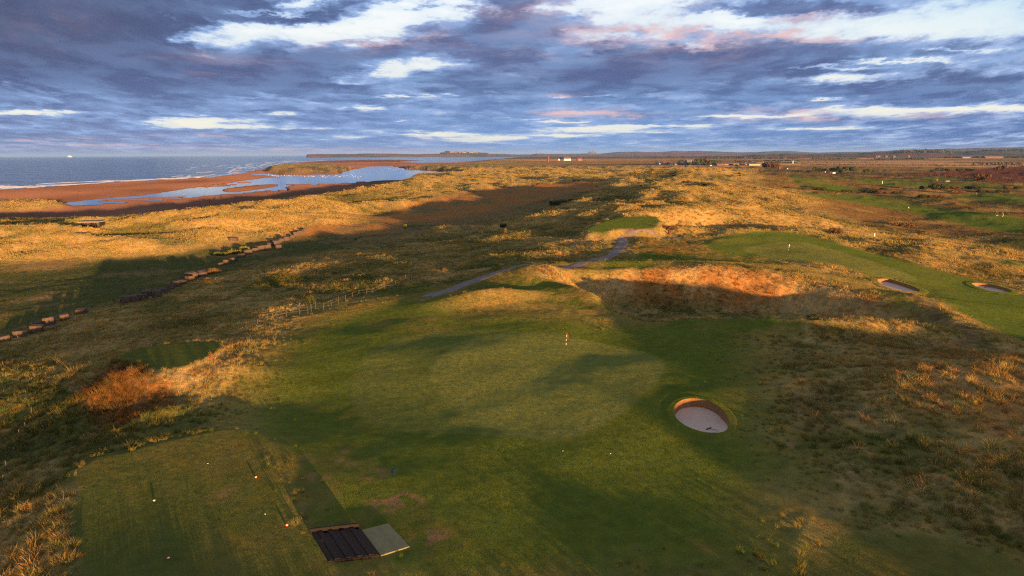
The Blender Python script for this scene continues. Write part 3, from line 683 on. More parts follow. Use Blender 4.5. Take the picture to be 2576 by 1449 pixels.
# low sun catches the cloud edges
pinkn = T.noise(T.vm('ADD', cvec(8.0, 2.6, 2.0, 6.5), T.vm('SCALE', warp, sc=.8)), 1.0, 5, .6)
PINK = [(1640,60,170,60,.9),(1560,20,120,40,.7),(1750,110,130,40,.7),(1300,60,140,90,.45),(1960,70,260,30,.8),(2150,80,260,22,.7),(1500,285,120,10,1.0),(1400,288,60,8,.9),(1600,292,30,5,1.0),(1980,290,160,14,.8),(2050,285,60,12,.8),(2320,290,160,9,.6),(880,115,130,16,.7),(560,150,160,14,.5),(1080,100,100,20,.5),
        (1000,390,380,6,.9),(640,376,300,4,.8),(120,352,160,3.5,.9),(300,364,260,3,.7),(520,340,140,5,.6),(1150,350,100,8,.6),(120,60,160,60,.25),(1420,236,60,6,.8),(540,185,80,6,.4),(1420,110,40,8,.7)]
pk = T.math('MULTIPLY', T.math('MULTIPLY', blobs(PINK), front), T.mapr(pinkn, .38, .62, .1, 1, True), clamp=True)
pk = T.math('MULTIPLY', pk, T.mapr(op, .02, .22, .35, 1, True))
sky = T.mix(T.math('MULTIPLY', pk, .80), sky, rgb((244,198,190)))
gapc = T.mix(T.mapr(B_, .03, .2, 0, 1), rgb((252,246,228)), rgb((246,252,255)))
right = T.math('MULTIPLY', T.mapr(A_, .3, .7, 0, 1), T.mapr(B_, .12, .2, 0, 1))
gapc = T.mix(T.math('MULTIPLY', right, .6), gapc, rgb((198,230,244)))
gapc = T.mix(T.mapr(op, .5, .9, .35, 0), gapc, rgb((170,206,240)))
sky = T.mix(gap, sky, gapc)
bandp = T.math('MULTIPLY', blobs([(900,386,360,9,.9),(1250,392,250,6,.35),(200,372,260,4,.4)]), front, clamp=True)
sky = T.mix(T.math('MULTIPLY', bandp, .7), sky, rgb((206,162,196)))
# unseen sky: clear air through broken cloud, brightened to lift ambient light
back = T.mix(.6, nish, T.mix(n_big, rgb((140,158,198)), rgb((215,216,224))))
sky = T.mix(T.math('MULTIPLY', front, T.mapr(B_, .30, .55, 1, 0, True)), back, sky)
T.l(sky, bg.inputs[0]); bg.inputs[1].default_value = 1.0
W.cycles.sampling_method = 'MANUAL'; W.cycles.sample_map_resolution = 512
S.cycles.sample_clamp_indirect = 4.0; S.cycles.max_bounces = 5; S.cycles.diffuse_bounces = 2; S.cycles.glossy_bounces = 2; S.cycles.transmission_bounces = 2; S.cycles.volume_bounces = 0; S.cycles.transparent_max_bounces = 4
S.cycles.use_denoising = False
S.cycles.pixel_filter_type = 'BLACKMAN_HARRIS'; S.cycles.filter_width = 1.2
# ------------------------------------------------------------------ grasses
def blade_mesh(name, seed, n, rad, h, w, lean, segs, mat):
    g = np.random.default_rng(seed); V = []; Fc = []; H = []
    for i in range(n):
        a = g.random() * 6.283; r = rad * math.sqrt(g.random()); bx, by = r * math.cos(a), r * math.sin(a)
        hh = h * (.55 + .6 * g.random()) * (1 - .35 * (r / rad) ** 2)
        la = a + g.normal() * .9; ln = lean * (.3 + g.random()) * hh
        wa = g.random() * 3.14; wx, wy = math.cos(wa) * w * .5, math.sin(wa) * w * .5
        base = len(V)
        for k in range(segs):
            t = k / segs; q = t * t; wd = 1 - .75 * t
            cx, cy, cz = bx + math.cos(la) * ln * q, by + math.sin(la) * ln * q, hh * (t - .18 * q * lean) - .04 * (k == 0)
            V += [(cx - wx * wd, cy - wy * wd, cz), (cx + wx * wd, cy + wy * wd, cz)]; H += [t, t]
        V.append((bx + math.cos(la) * ln, by + math.sin(la) * ln, hh * (1 - .18 * lean))); H.append(1.0)
        for k in range(segs - 1):
            b = base + 2 * k; Fc.append((b, b + 1, b + 3, b + 2))
        b = base + 2 * (segs - 1); Fc.append((b, b + 1, b + 2))
    me = bpy.data.meshes.new(name); me.from_pydata(V, [], Fc)
    at = me.attributes.new('tip', 'FLOAT', 'POINT'); at.data.foreach_set('value', np.array(H, np.float32))
    me.materials.append(mat); return me
def grass_mat():
    m, nt = new_mat('grass'); T = NT(nt)
    o = T.n('ShaderNodeOutputMaterial'); d = T.n('ShaderNodeBsdfDiffuse'); tr = T.n('ShaderNodeBsdfTranslucent'); mx = T.n('ShaderNodeMixShader')
    c = T.n('ShaderNodeAttribute', attribute_name='tint', attribute_type='INSTANCER').outputs['Color']
    t = T.n('ShaderNodeAttribute', attribute_name='tip').outputs['Fac']
    nz = T.noise(T.n('ShaderNodeNewGeometry').outputs['Position'], 3.0, 2)
    c = T.mix(1.0, c, T.mix(t, (.82, .98, .72, 1), (1.22, 1.05, 1.0, 1)), 'MULTIPLY')
    c = T.mix(1.0, c, T.vm('SCALE', (1, 1, 1), sc=T.mapr(nz, .3, .7, .7, 1.3)), 'MULTIPLY')
    T.l(c, d.inputs[0]); T.l(c, tr.inputs[0]); mx.inputs[0].default_value = .25
    T.l(d.outputs[0], mx.inputs[1]); T.l(tr.outputs[0], mx.inputs[2]); T.l(mx.outputs[0], o.inputs[0]); return m
GM = grass_mat()
def scatter(name, label, cat, meshes, pts, rot, scl, tint):
    coll = bpy.data.collections.new(name + '_clumps')
    for i, me in enumerate(meshes):
        coll.objects.link(bpy.data.objects.new('%s_clump_%02d' % (name, i), me))
    n = len(pts)
    me = bpy.data.meshes.new(name); me.vertices.add(n); me.vertices.foreach_set('co', np.asarray(pts, np.float32).ravel())
    def att(nm, ty, key, arr, dt=np.float32):
        a = me.attributes.new(nm, ty, 'POINT'); a.data.foreach_set(key, np.asarray(arr, dt).ravel())
    att('rot', 'FLOAT_VECTOR', 'vector', rot); att('scl', 'FLOAT_VECTOR', 'vector', scl); att('pick', 'INT', 'value', rng.integers(0, len(meshes), n), np.int32)
    att('tint', 'FLOAT_COLOR', 'color', np.c_[tint, np.ones(n)])
    ob = bpy.data.objects.new(name, me); COL.objects.link(ob)
    ng = bpy.data.node_groups.new(name, 'GeometryNodeTree')
    ng.interface.new_socket('Geometry', in_out='INPUT', socket_type='NodeSocketGeometry'); ng.interface.new_socket('Geometry', in_out='OUTPUT', socket_type='NodeSocketGeometry')
    N = ng.nodes; gi = N.new('NodeGroupInput'); go = N.new('NodeGroupOutput'); mp = N.new('GeometryNodeMeshToPoints'); ip = N.new('GeometryNodeInstanceOnPoints'); ci = N.new('GeometryNodeCollectionInfo')
    ci.inputs['Collection'].default_value = coll; ci.inputs['Separate Children'].default_value = True; ci.inputs['Reset Children'].default_value = True
    def na(nm, ty):
        a = N.new('GeometryNodeInputNamedAttribute'); a.data_type = ty; a.inputs['Name'].default_value = nm; return a.outputs['Attribute']
    L = ng.links; L.new(gi.outputs[0], mp.inputs[0]); L.new(mp.outputs[0], ip.inputs['Points']); L.new(ci.outputs[0], ip.inputs['Instance']); ip.inputs['Pick Instance'].default_value = True
    L.new(na('pick', 'INT'), ip.inputs['Instance Index']); L.new(na('rot', 'FLOAT_VECTOR'), ip.inputs['Rotation']); L.new(na('scl', 'FLOAT_VECTOR'), ip.inputs['Scale']); L.new(ip.outputs[0], go.inputs[0])
    md = ob.modifiers.new('grass', 'NODES'); md.node_group = ng
    ob['kind'] = 'stuff'; ob['label'] = label; ob['category'] = cat
    return ob
def field(r0, r1, dens, keep):
    n = int(.76 * (r1 * r1 - r0 * r0) * dens)
    r = np.sqrt(rng.random(n) * (r1 * r1 - r0 * r0) + r0 * r0); a = (rng.random(n) * 2 - 1) * .76
    x = r * np.sin(a); y = r * np.cos(a)
    out = []
    for i in range(0, n, 60000):
        s = slice(i, i + 60000); X, Y = x[s], y[s]
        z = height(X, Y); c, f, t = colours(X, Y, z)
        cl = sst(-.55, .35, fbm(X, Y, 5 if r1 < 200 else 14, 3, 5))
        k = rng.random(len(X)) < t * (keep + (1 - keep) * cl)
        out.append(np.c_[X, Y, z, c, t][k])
    return np.concatenate(out)
def lay(name, label, meshes, d, smin, smax, lean=.22, lift=0.0, tv=.6):
    n = len(d); cl = fbm(d[:, 0], d[:, 1], 7, 3, 3); wind = .16
    rot = np.c_[rng.normal(0, lean, n), rng.normal(wind, lean, n), rng.random(n) * 6.283]
    s = (smin + (smax - smin) * rng.random(n) ** 1.6) * (.85 + .35 * cl) * (.55 + .45 * d[:, 6])
    tint = d[:, 3:6] * (1.05 - tv / 2 + tv * rng.random((n, 1))) * np.c_[1 + .16 * rng.normal(size=n), np.ones(n), 1 - .1 * rng.normal(size=n)]
    scatter(name, label, 'grass', meshes, d[:, :3] + (0, 0, lift), rot, np.c_[s, s, s * (.8 + .4 * rng.random(n))], np.clip(tint, .01, .8))
lay('marram_grass', 'tall straw coloured marram grass in tufts on the rough around the tees and green',
    [blade_mesh('tuft', 10 + i, 54, .34, .72, .024, .8, 3, GM) for i in range(7)], field(25, 84, 5.5, .35), .5, 1.2)
lay('rough_grass', 'dry golden rough grass over the hollow walls and the near dune slopes',
    [blade_mesh('rough', 30 + i, 34, .50, .55, .04, .75, 2, GM) for i in range(6)], field(84, 190, 3.6, .45), .5, 1.15)
lay('dune_grass', 'golden dune grass clumps covering the long dune ridges towards the sea',
    [blade_mesh('dune', 50 + i, 34, 1.05, .62, .11, .6, 2, GM) for i in range(6)], field(190, 460, 1.0, .5), .5, 1.15, tv=.35)
lay('distant_dune_grass', 'low golden grass clumps over the far dunes by the bay',
    [blade_mesh('far_dune', 70 + i, 26, 2.2, .75, .36, .5, 1, GM) for i in range(5)], field(460, 1250, .12, .5), .5, 1.15, tv=.3)
# ------------------------------------------------------------------ building kit
class MB:
    """collects simple shapes and links them as one mesh object"""
    def __init__(s): s.v = []; s.f = []; s.m = []
    def add(s, v, f, mi=0):
        b = len(s.v); s.v += [tuple(map(float, q)) for q in v]; s.f += [tuple(b + i for i in q) for q in f]; s.m += [mi] * len(f)
    def box(s, c, d, rz=0.0, top=1.0, mi=0):
        x, y, z = (q / 2 for q in d); ca, sa = math.cos(rz), math.sin(rz); V = []
        for k, zz in ((1.0, -z), (top, z)):
            for px, py in ((-x, -y), (x, -y), (x, y), (-x, y)):
                px *= k; py *= k; V.append((c[0] + px * ca - py * sa, c[1] + px * sa + py * ca, c[2] + zz))
        s.add(V, [(3, 2, 1, 0), (4, 5, 6, 7), (0, 1, 5, 4), (1, 2, 6, 5), (2, 3, 7, 6), (3, 0, 4, 7)], mi)
    def tube(s, pts, rad, n=8, mi=0, cap=True):
        P = [Vector(p) for p in pts]; rr = rad if hasattr(rad, '__len__') else [rad] * len(P); V = []; Fc = []
        for i, p in enumerate(P):
            t = (P[min(i + 1, len(P) - 1)] - P[max(i - 1, 0)]).normalized(); a = Vector((0, 0, 1)) if abs(t.z) < .9 else Vector((1, 0, 0))
            u = t.cross(a).normalized(); w = t.cross(u)
            V += [tuple(p + (u * math.cos(6.2832 * k / n) + w * math.sin(6.2832 * k / n)) * rr[i]) for k in range(n)]
        for i in range(len(P) - 1):
            for k in range(n): Fc.append((i * n + k, i * n + (k + 1) % n, (i + 1) * n + (k + 1) % n, (i + 1) * n + k))
        if cap: Fc += [tuple(range(n))[::-1], tuple((len(P) - 1) * n + k for k in range(n))]
        s.add(V, Fc, mi)
    def lathe(s, prof, c=(0, 0, 0), n=14, mi=0):
        V = []; Fc = []
        for r, z in prof: V += [(c[0] + r * math.cos(6.2832 * k / n), c[1] + r * math.sin(6.2832 * k / n), c[2] + z) for k in range(n)]
        for i in range(len(prof) - 1):
            for k in range(n): Fc.append((i * n + k, i * n + (k + 1) % n, (i + 1) * n + (k + 1) % n, (i + 1) * n + k))
        Fc += [tuple(range(n))[::-1], tuple((len(prof) - 1) * n + k for k in range(n))]
        s.add(V, Fc, mi)
    def gable(s, w, d, z0, z1, over=.0, mi=0):
        """roof prism, ridge along x"""
        x, y = w / 2 + over, d / 2 + over; t = .25; k = (z1 - z0) / (d / 2)
        ze = z0 - over * k
        V = [(-x, -y, ze), (x, -y, ze), (x, 0, z1), (-x, 0, z1), (x, y, ze), (-x, y, ze)]
        V += [(a, b, c + t) for a, b, c in V]
        s.add(V, [(0, 1, 2, 3), (3, 2, 4, 5), (9, 8, 7, 6), (11, 10, 8, 9), (0, 6, 7, 1), (4, 10, 11, 5), (1, 7, 8, 2), (2, 8, 10, 4), (0, 3, 9, 6), (3, 5, 11, 9)], mi)
    def build(s, name, mats, parent=None, smooth=False, bevel=0):
        me = bpy.data.meshes.new(name); me.from_pydata(s.v, [], s.f)
        for m in (mats if isinstance(mats, (list, tuple)) else [mats]): me.materials.append(m)
        me.polygons.foreach_set('material_index', s.m)
        if smooth: me.polygons.foreach_set('use_smooth', [True] * len(s.f))
        me.validate(); ob = bpy.data.objects.new(name, me); COL.objects.link(ob)
        if parent: ob.parent = parent
        if bevel:
            b = ob.modifiers.new('bevel', 'BEVEL'); b.width = bevel; b.segments = 2; b.limit_method = 'ANGLE'
        return ob
def tag(o, label, cat, group=None):
    o['label'] = label; o['category'] = cat
    if group: o['group'] = group
    return o
def thing(name, label, cat, loc, rz=0.0, group=None):
    o = bpy.data.objects.new(name, None); COL.objects.link(o); o.location = loc; o.rotation_euler = (0, 0, rz); o.empty_display_size = .2
    return tag(o, label, cat, group)
def copy_tree(o, parent=None):
    c = o.copy(); COL.objects.link(c)
    if parent: c.parent = parent
    for ch in list(o.children): copy_tree(ch, c)
    return c
ORD = 'first second third fourth fifth sixth seventh eighth ninth tenth eleventh twelfth thirteenth fourteenth fifteenth sixteenth seventeenth eighteenth nineteenth twentieth'.split()
def nth(i):
    if i < 20: return ORD[i]
    t = ['twenty', 'thirty', 'forty', 'fifty'][(i + 1) // 10 - 2]; u = (i + 1) % 10
    return {'twenty': 'twentieth', 'thirty': 'thirtieth', 'forty': 'fortieth', 'fifty': 'fiftieth'}[t] if u == 0 else t + '-' + ORD[u - 1]
def c4(cx, cy): return ((3000 + cx / 2.337) / 1.59, (500 + cy / 2.337) / 1.59)
def c3(cx, cy): return ((2000 + cx / 2.337) / 1.59, (500 + cy / 2.337) / 1.59)
def c2(cx, cy): return ((1000 + cx / 2.337) / 1.59, (500 + cy / 2.337) / 1.59)
def c1(cx, cy): return ((cx / 2.337) / 1.59, (500 + cy / 2.337) / 1.59)
def c5(cx, cy): return ((cx / 2.337) / 1.59, (1100 + cy / 2.337) / 1.59)
def c6(cx, cy): return ((1000 + cx / 2.337) / 1.59, (1100 + cy / 2.337) / 1.59)
def c7(cx, cy): return ((2500 + cx / 3.68) / 1.59, (560 + cy / 3.68) / 1.59)
def c8(cx, cy): return ((3200 + cx / 2.875) / 1.59, (560 + cy / 2.875) / 1.59)
def zat(x, y): return float(height(x, y)[0])

MT = dict(
    white=simple('white_paint', (.78, .76, .70), .6, .08), black=simple('black_paint', (.02, .02, .022), .5, .3), red=simple('red_cloth', (.50, .008, .012), .7, .12), redp=simple('red_paint', (.55, .05, .02), .35, .15),
    cream=simple('cream_cloth', (.74, .68, .5), .7, .1), wood=simple('weathered_wood', (.062, .05, .04), .85, .3, 14, .3), dwood=simple('dark_timber', (.008, .005, .005), .75, .5, 9, .4), redwood=simple('red_stained_wood', (.06, .013, .012), .7, .3, 10),
    conc=simple('lichened_concrete', (.092, .064, .052), .95, .4, 2.6, .6, col2=(.05, .034, .028)), concw=simple('pale_concrete', (.27, .22, .20), .9, .25, 3, .3), sand=simple('bunker_sand', (.50, .34, .27), .95, .14, 5, .35), turfw=simple('stacked_turf', (.28, .125, .06), .95, .35, 5, .5, col2=(.13, .085, .03)),
    rust=simple('rusty_steel', (.085, .026, .014), .8, .4, 8, .3), asph=simple('worn_tarmac', (.11, .088, .09), .92, .2, .9, .2, col2=(.19, .145, .13)), mat=simple('faded_turf_mat', (.15, .145, .08), .95, .12, 3), teal=simple('teal_cover', (.006, .045, .055), .6, .2),
    stone=simple('sandstone_wall', (.19, .115, .07), .9, .25, .5), slate=simple('slate_roof', (.075, .075, .10), .7, .25, .4), tile=simple('red_pantile_roof', (.14, .045, .03), .8, .25, .5), render=simple('cream_render', (.36, .28, .18), .85, .1, .4), wh=simple('whitewash', (.8, .78, .74), .8, .06, .4), glass=simple('window_glass', (.02, .025, .035), .1, .2, 1, 0, .6),
    brick=simple('dark_brick', (.13, .06, .04), .9, .25, .6), shed=simple('sheet_cladding', (.16, .12, .13), .6, .25, .5), gorse=simple('gorse', (.034, .040, .012), .9, .55, 1.2), gorsey=simple('flowering_gorse', (.11, .115, .018), .9, .4, 1.2), bushb=simple('brown_bush', (.10, .055, .022), .9, .45, 1.0), leaf=simple('tree_leaves', (.042, .05, .016), .9, .5, .5), leafb=simple('autumn_leaves', (.10, .05, .02), .9, .45, .5), bark=simple('bark', (.10, .07, .05), .9, .3, 4),
    skin=simple('skin', (.45, .26, .19), .6, .05), navy=simple('dark_trousers', (.03, .032, .05), .8, .2), pink=simple('coral_jacket', (.75, .10, .10), .7, .1), maroon=simple('maroon_jacket', (.16, .04, .05), .7, .15), pale=simple('pale_jacket', (.7, .66, .58), .7, .1), grey=simple('grey_plastic', (.32, .32, .34), .5, .15), carw=simple('white_car_paint', (.75, .75, .75), .3, .03, 2, 0, .5), card=simple('dark_car_paint', (.05, .055, .07), .3, .1, 2, 0, .5), carr=simple('red_car_paint', (.5, .04, .03), .3, .05, 2, 0, .5),
    foam=simple('sea_foam', (.82, .78, .78), .8, .12, .4), hide=simple('dark_cattle_hide', (.03, .025, .02), .8, .3), whide=simple('white_horse_coat', (.75, .70, .62), .8, .06), bird=simple('white_plumage', (.8, .76, .72), .8, .05), rock=simple('crag_rock', (.10, .09, .085), .95, .3, .05))

# ------------------------------------------------------------------ bunkers, path
def bunker(B, label, cat='bunker'):
    poly, depth, pk = B
    c = poly.mean(0); pl = lambda q: pk[0] + q[:, 0] * pk[1] + q[:, 1] * pk[2]
    z0 = float(pl(c[None])[0]); t = thing('sand_bunker', label, cat, (c[0], c[1], z0), 0, 'sand bunkers')
    n = len(poly); L = 9; out = (poly - c); out = out / np.linalg.norm(out, axis=1)[:, None]
    dz = bunker_drop(poly, depth, poly[:, 0], poly[:, 1])
    mb = MB(); V = []                                   # laid turf, in courses
    for k in range(L + 1):
        f = k / L; p = poly + out * (.12 - .20 * f + .03 * (k % 2)); z = pl(poly) + .05 - f * (dz + .10)
        V += [(p[i][0] - c[0], p[i][1] - c[1], z[i] - z0) for i in range(n)]
    mb.add(V, [(k * n + i, k * n + (i + 1) % n, (k + 1) * n + (i + 1) % n, (k + 1) * n + i) for k in range(L) for i in range(n)])
    mb.build('turf_wall', MT['turfw'], t)
    wl = .75 if B is B1 else 1.5                          # grassy lip
    V = []; cc = []
    for k in range(6):
        f = k / 5; q = poly + out * (.06 + wl * f); z = pl(q) + .07 - .02 * f - .10 * (f == 1)
        V += [(q[i][0] - c[0], q[i][1] - c[1], z[i] - z0) for i in range(n)]
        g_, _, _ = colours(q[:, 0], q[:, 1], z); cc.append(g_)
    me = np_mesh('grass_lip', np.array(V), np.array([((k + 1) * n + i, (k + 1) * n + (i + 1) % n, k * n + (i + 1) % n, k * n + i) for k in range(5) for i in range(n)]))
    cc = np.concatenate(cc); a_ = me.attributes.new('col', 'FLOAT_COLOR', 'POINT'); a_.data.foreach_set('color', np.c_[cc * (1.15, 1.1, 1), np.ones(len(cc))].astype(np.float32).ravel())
    a_ = me.attributes.new('fuzz', 'FLOAT', 'POINT'); a_.data.foreach_set('value', np.full(len(cc), .55, np.float32)); me.materials.append(GROUND_MAT)
    bm = bmesh.new(); bm.from_mesh(me)
    if sum(f.normal.z for f in bm.faces) < 0: bmesh.ops.reverse_faces(bm, faces=bm.faces)
    bm.to_mesh(me); bm.free(); o_ = bpy.data.objects.new('grass_lip', me); COL.objects.link(o_); o_.parent = t
    V = []; Rg = 16                                      # raked sand
    for k in range(Rg):
        f = 1 - k / (Rg - 1) * .98; q = c + (poly - c) * f
        z = pl(q) - bunker_drop(poly, depth, q[:, 0], q[:, 1]) + .08 * f ** 8 + .02 * fbm(q[:, 0], q[:, 1], .7, 3, 1)
        V += [(q[i][0] - c[0], q[i][1] - c[1], z[i] - z0) for i in range(n)]
    mb = MB(); mb.add(V, [(k * n + i, k * n + (i + 1) % n, (k + 1) * n + (i + 1) % n, (k + 1) * n + i) for k in range(Rg - 1) for i in range(n)] + [tuple((Rg - 1) * n + i for i in range(n))])
    mb.build('sand', MT['sand'], t, True)
    return t
bunker(B1, 'deep round pot bunker with pink sand and a layered turf wall beside the near green')
bunker(B2, 'slanting bunker with a broad red turf face on the second fairway')
bunker(B3, 'narrow shaded bunker at the far edge of the second fairway')
def rake(B, v0, v1, label):
    poly, depth, pk = B
    def sp(v):
        d = ray(*v); t = 60.0
        for _ in range(40):
            q = d * t; zz = pk[0] + pk[1] * q[0] + pk[2] * q[1] - bunker_drop(poly, depth, q[0:1], q[1:2])[0] + .03; t = (zz - CAM_Z) / d[2]
        return np.array([d[0] * t, d[1] * t, CAM_Z + d[2] * t])
    a, b = sp(v0), sp(v1)
    t = thing('bunker_rake', label, 'rake', tuple(a), 0, 'bunker rakes')
    d = (b - a)[:2]; u = d / np.linalg.norm(d); pv = np.array([-u[1], u[0]]); ln = min(np.linalg.norm(d), 1.7)
    m = MB(); m.tube([(0, 0, .05), (u[0] * ln, u[1] * ln, b[2] - a[2] + .10)], .018, 6); m.build('handle', MT['black'], t)
    m = MB(); m.box((0, 0, .05), (.62, .07, .06), math.atan2(pv[1], pv[0]))
    for i in range(11):
        q = (i - 5) * .055; m.box((pv[0] * q, pv[1] * q, .0), (.012, .012, .08))
    m.build('head', MT['black'], t)
rake(B1, (1783,1079), (1806,1086), 'black rake lying on the sand of the pot bunker by the green')
rake(B3, (2478,723), (2500,727), 'dark rake lying in the narrow bunker on the second fairway')
def strip(name, line, w, mat, lift=.035, n=7):
    L = np.asarray(line); T_ = np.gradient(L, axis=0); T_ /= np.linalg.norm(T_, axis=1)[:, None]; P_ = np.c_[-T_[:, 1], T_[:, 0]]
    V = []; m = len(L)
    ww = w * (1 + .12 * fbm(np.arange(m) * 1.0, np.zeros(m), 6, 2, 2))
    for j in range(n):
        q = L + P_ * ((j / (n - 1) - .5) * ww)[:, None]
        z = height(q[:, 0], q[:, 1]) + lift - (.10 if j in (0, n - 1) else 0); V.append(np.c_[q, z])
    V = np.concatenate(V); Fc = [(j * m + i, (j + 1) * m + i, (j + 1) * m + i + 1, j * m + i + 1) for j in range(n - 1) for i in range(m - 1)]
    me = np_mesh(name, V, np.array(Fc)); me.materials.append(mat); ob = bpy.data.objects.new(name, me); COL.objects.link(ob); ob['kind'] = 'structure'
    bm = bmesh.new(); bm.from_mesh(me); bmesh.ops.recalc_face_normals(bm, faces=bm.faces)
    if sum(f.normal.z for f in bm.faces) < 0: bmesh.ops.reverse_faces(bm, faces=bm.faces)
    bm.to_mesh(me); bm.free(); return ob
_pm = np.array([np.hypot(*(q - cast_b(1595, 593))) for q in PATH]).argmin()
strip('path', smooth_line(PATH[:_pm + 1:3], 6), 3.0, MT['asph'], .06)
strip('side_path', smooth_line(PATH[_pm - 1::3], 6), 1.1, MT['asph'], .05)

# ------------------------------------------------------------------ flags and markers
def flagstick(v, hgt, fmat, label, lean=.03, fl=.42, fw=.26):
    p = cast(*v); t = thing('golf_flagstick', label, 'flagstick', tuple(p), 0, 'flagsticks on the greens')
    m = MB(); k = 10
    for i in range(k):
        a, b = i / k, (i + 1) / k
        mi = 0 if (i < 3 or i % 2) else 1
        m.tube([(lean * hgt * a, 0, hgt * a - .05 * (i == 0)), (lean * hgt * b, 0, hgt * b)], .016, 8, mi)
    m.build('pole', [MT['black'], MT['white']], t)
    m = MB(); V = []; nx, nz = 7, 5
    for i in range(nx):
        for j in range(nz):
            u, w = i / (nx - 1), j / (nz - 1)
            V.append((lean * hgt + .02 + fw * u * .55, .05 * math.sin(u * 7 + w * 2), hgt - fl * (.02 + .95 * w) - .28 * u * u + .02 * math.sin(9 * u)))
    m.add(V, [(i * nz + j, (i + 1) * nz + j, (i + 1) * nz + j + 1, i * nz + j + 1) for i in range(nx - 1) for j in range(nz - 1)])
    o = m.build('flag', fmat, t, True); o.modifiers.new('thick', 'SOLIDIFY').thickness = .006
    m = MB(); m.lathe([(.054, -.02), (.054, .012)], n=12); m.build('cup', MT['black'], t)
flagstick((1423, 888), 2.25, MT['red'], 'black and white flagstick with a red flag on the near green', .035)
flagstick((1982, 640), 2.2, MT['cream'], 'black and white flagstick with a pale flag on the second green', .05)
flagstick(c4(2112, 668), 2.2, MT['cream'], 'thin flagstick with a small pale flag on the far right green', .03)
def marker(v, label, mats, size=.072):
    p = cast(*v); t = thing('tee_marker', label, 'tee marker', tuple(p), 0, 'tee markers')
    m = MB(); n = 9
    m.lathe([(size * math.cos(a), size + size * math.sin(a)) for a in np.linspace(-1.35, .25, 6)], n=14); m.build('ball', mats[0], t, True)
    m = MB(); m.lathe([(size * 1.02 * math.cos(a), size + size * 1.02 * math.sin(a)) for a in np.linspace(.2, .75, 4)], n=14); m.build('band', mats[1], t, True)
    m = MB(); m.lathe([(size * math.cos(a), size + size * math.sin(a)) for a in np.linspace(.7, 1.5, 4)], n=14); m.build('cap', mats[0], t, True)
    m = MB(); m.tube([(0, 0, -.1), (0, 0, .03)], .01, 6); m.build('spike', MT['black'], t)
rw = (MT['redp'], MT['cream'])
marker((388,1262), 'red tee marker ball with white band, alone on the left half of the tee', rw)
marker((644,1203), 'red tee marker ball with a white band at the upper right corner of the tee', rw)
marker((722,1324), 'red tee marker ball beside the bare soil near the black timber deck', rw)
marker((424,1407), 'red tee marker ball lowest on the tee, nearest the bottom edge', rw)
marker((529,903), 'small red marker on the small raised tee ringed with dry grass', (MT['redp'], MT['redp']))
marker((358,934), 'small black marker on the small raised tee', (MT['black'], MT['black']))
for vx, vy, L in [(1886,1412,'on the short turf'),(1070,1205,'')][:0]: pass
balls = [((832,1255),'beside the mown tee'),((2250,1803-500),'x')][:0]
def golf_ball(v, label):
    p = cast(*v); m = MB(); m.lathe([(.025 * math.cos(a), .025 + .025 * math.sin(a)) for a in np.linspace(-1.5, 1.5, 9)], n=12)
    o = m.build('golf_ball', MT['white'], None, True); o.location = tuple(p); tag(o, label, 'golf ball', 'golf balls')
golf_ball((1536,1142), 'white golf ball on lit turf below the pot bunker')
golf_ball((1416,1135), 'white golf ball just short of the near green')
golf_ball((667,1294), 'white golf ball on the tee near the bare soil')
golf_ball((523,1167), 'white golf ball in the middle of the mown tee')

# ------------------------------------------------------------------ timber deck and turf mat on the tee
def quad_thing(corners):
    P = np.array([cast(*c) for c in corners]); return P
P = quad_thing([(781,1345),(905,1334),(953,1403),(830,1412)])
o = P.mean(0); ax = (P[1] - P[0] + P[2] - P[3]) / 2; ay = (P[0] - P[3] + P[1] - P[2]) / 2; w = np.linalg.norm(ax[:2]); d = np.linalg.norm(ay[:2]); ang = math.atan2(ax[1], ax[0])
t = thing('timber_deck', 'low black timber deck of stepped planks with a raised back board', 'deck', tuple(o), ang)
sk = math.atan2(ay[1], ay[0]) - ang
N = 9; px, py = d * math.cos(sk), d * math.sin(sk)
for i in range(N):
    m = MB(); u0 = -w / 2 + w * i / N + .012; u1 = -w / 2 + w * (i + 1) / N - .012; h0 = .16 + .05 * (i % 2); L = 1.0 - .05 * (i % 3)
    V = [(u0 - px / 2, -py / 2, 0), (u1 - px / 2, -py / 2, 0), (u1 + px * (L - .5), py * (L - .5), 0), (u0 + px * (L - .5), py * (L - .5), 0)]
    V = V + [(a, b, h0 + .03 * (k > 1)) for k, (a, b, c) in enumerate(V)]
    m.add(V, [(3, 2, 1, 0), (4, 5, 6, 7), (0, 1, 5, 4), (1, 2, 6, 5), (2, 3, 7, 6), (3, 0, 4, 7)]); m.build('plank', MT['dwood'], t)
m = MB(); m.box((px / 2, py / 2 + .02, .16), (w + .06, .12, .42)); m.build('back_board', MT['dwood'], t)
m = MB(); m.box((-px / 2, -py / 2 - .03, .07), (w + .06, .05, .14)); m.build('front_board', MT['dwood'], t)
P = quad_thing([(910,1336),(977,1319),(1030,1377),(958,1400)])
o = P.mean(0); m = MB(); V = [tuple(q - o) for q in P]
V = [(a, b, c + .0) for a, b, c in V] + [(a, b, c + .07) for a, b, c in V]
m.add(V, [(0, 1, 2, 3), (7, 6, 5, 4), (0, 4, 5, 1), (1, 5, 6, 2), (2, 6, 7, 3), (3, 7, 4, 0)])
me_o = m.build('practice_mat', MT['mat']); me_o.location = tuple(o); tag(me_o, 'pale square practice mat lying against the black timber deck', 'mat')
bm = bmesh.new(); bm.from_mesh(me_o.data); bmesh.ops.recalc_face_normals(bm, faces=bm.faces); bm.to_mesh(me_o.data); bm.free()
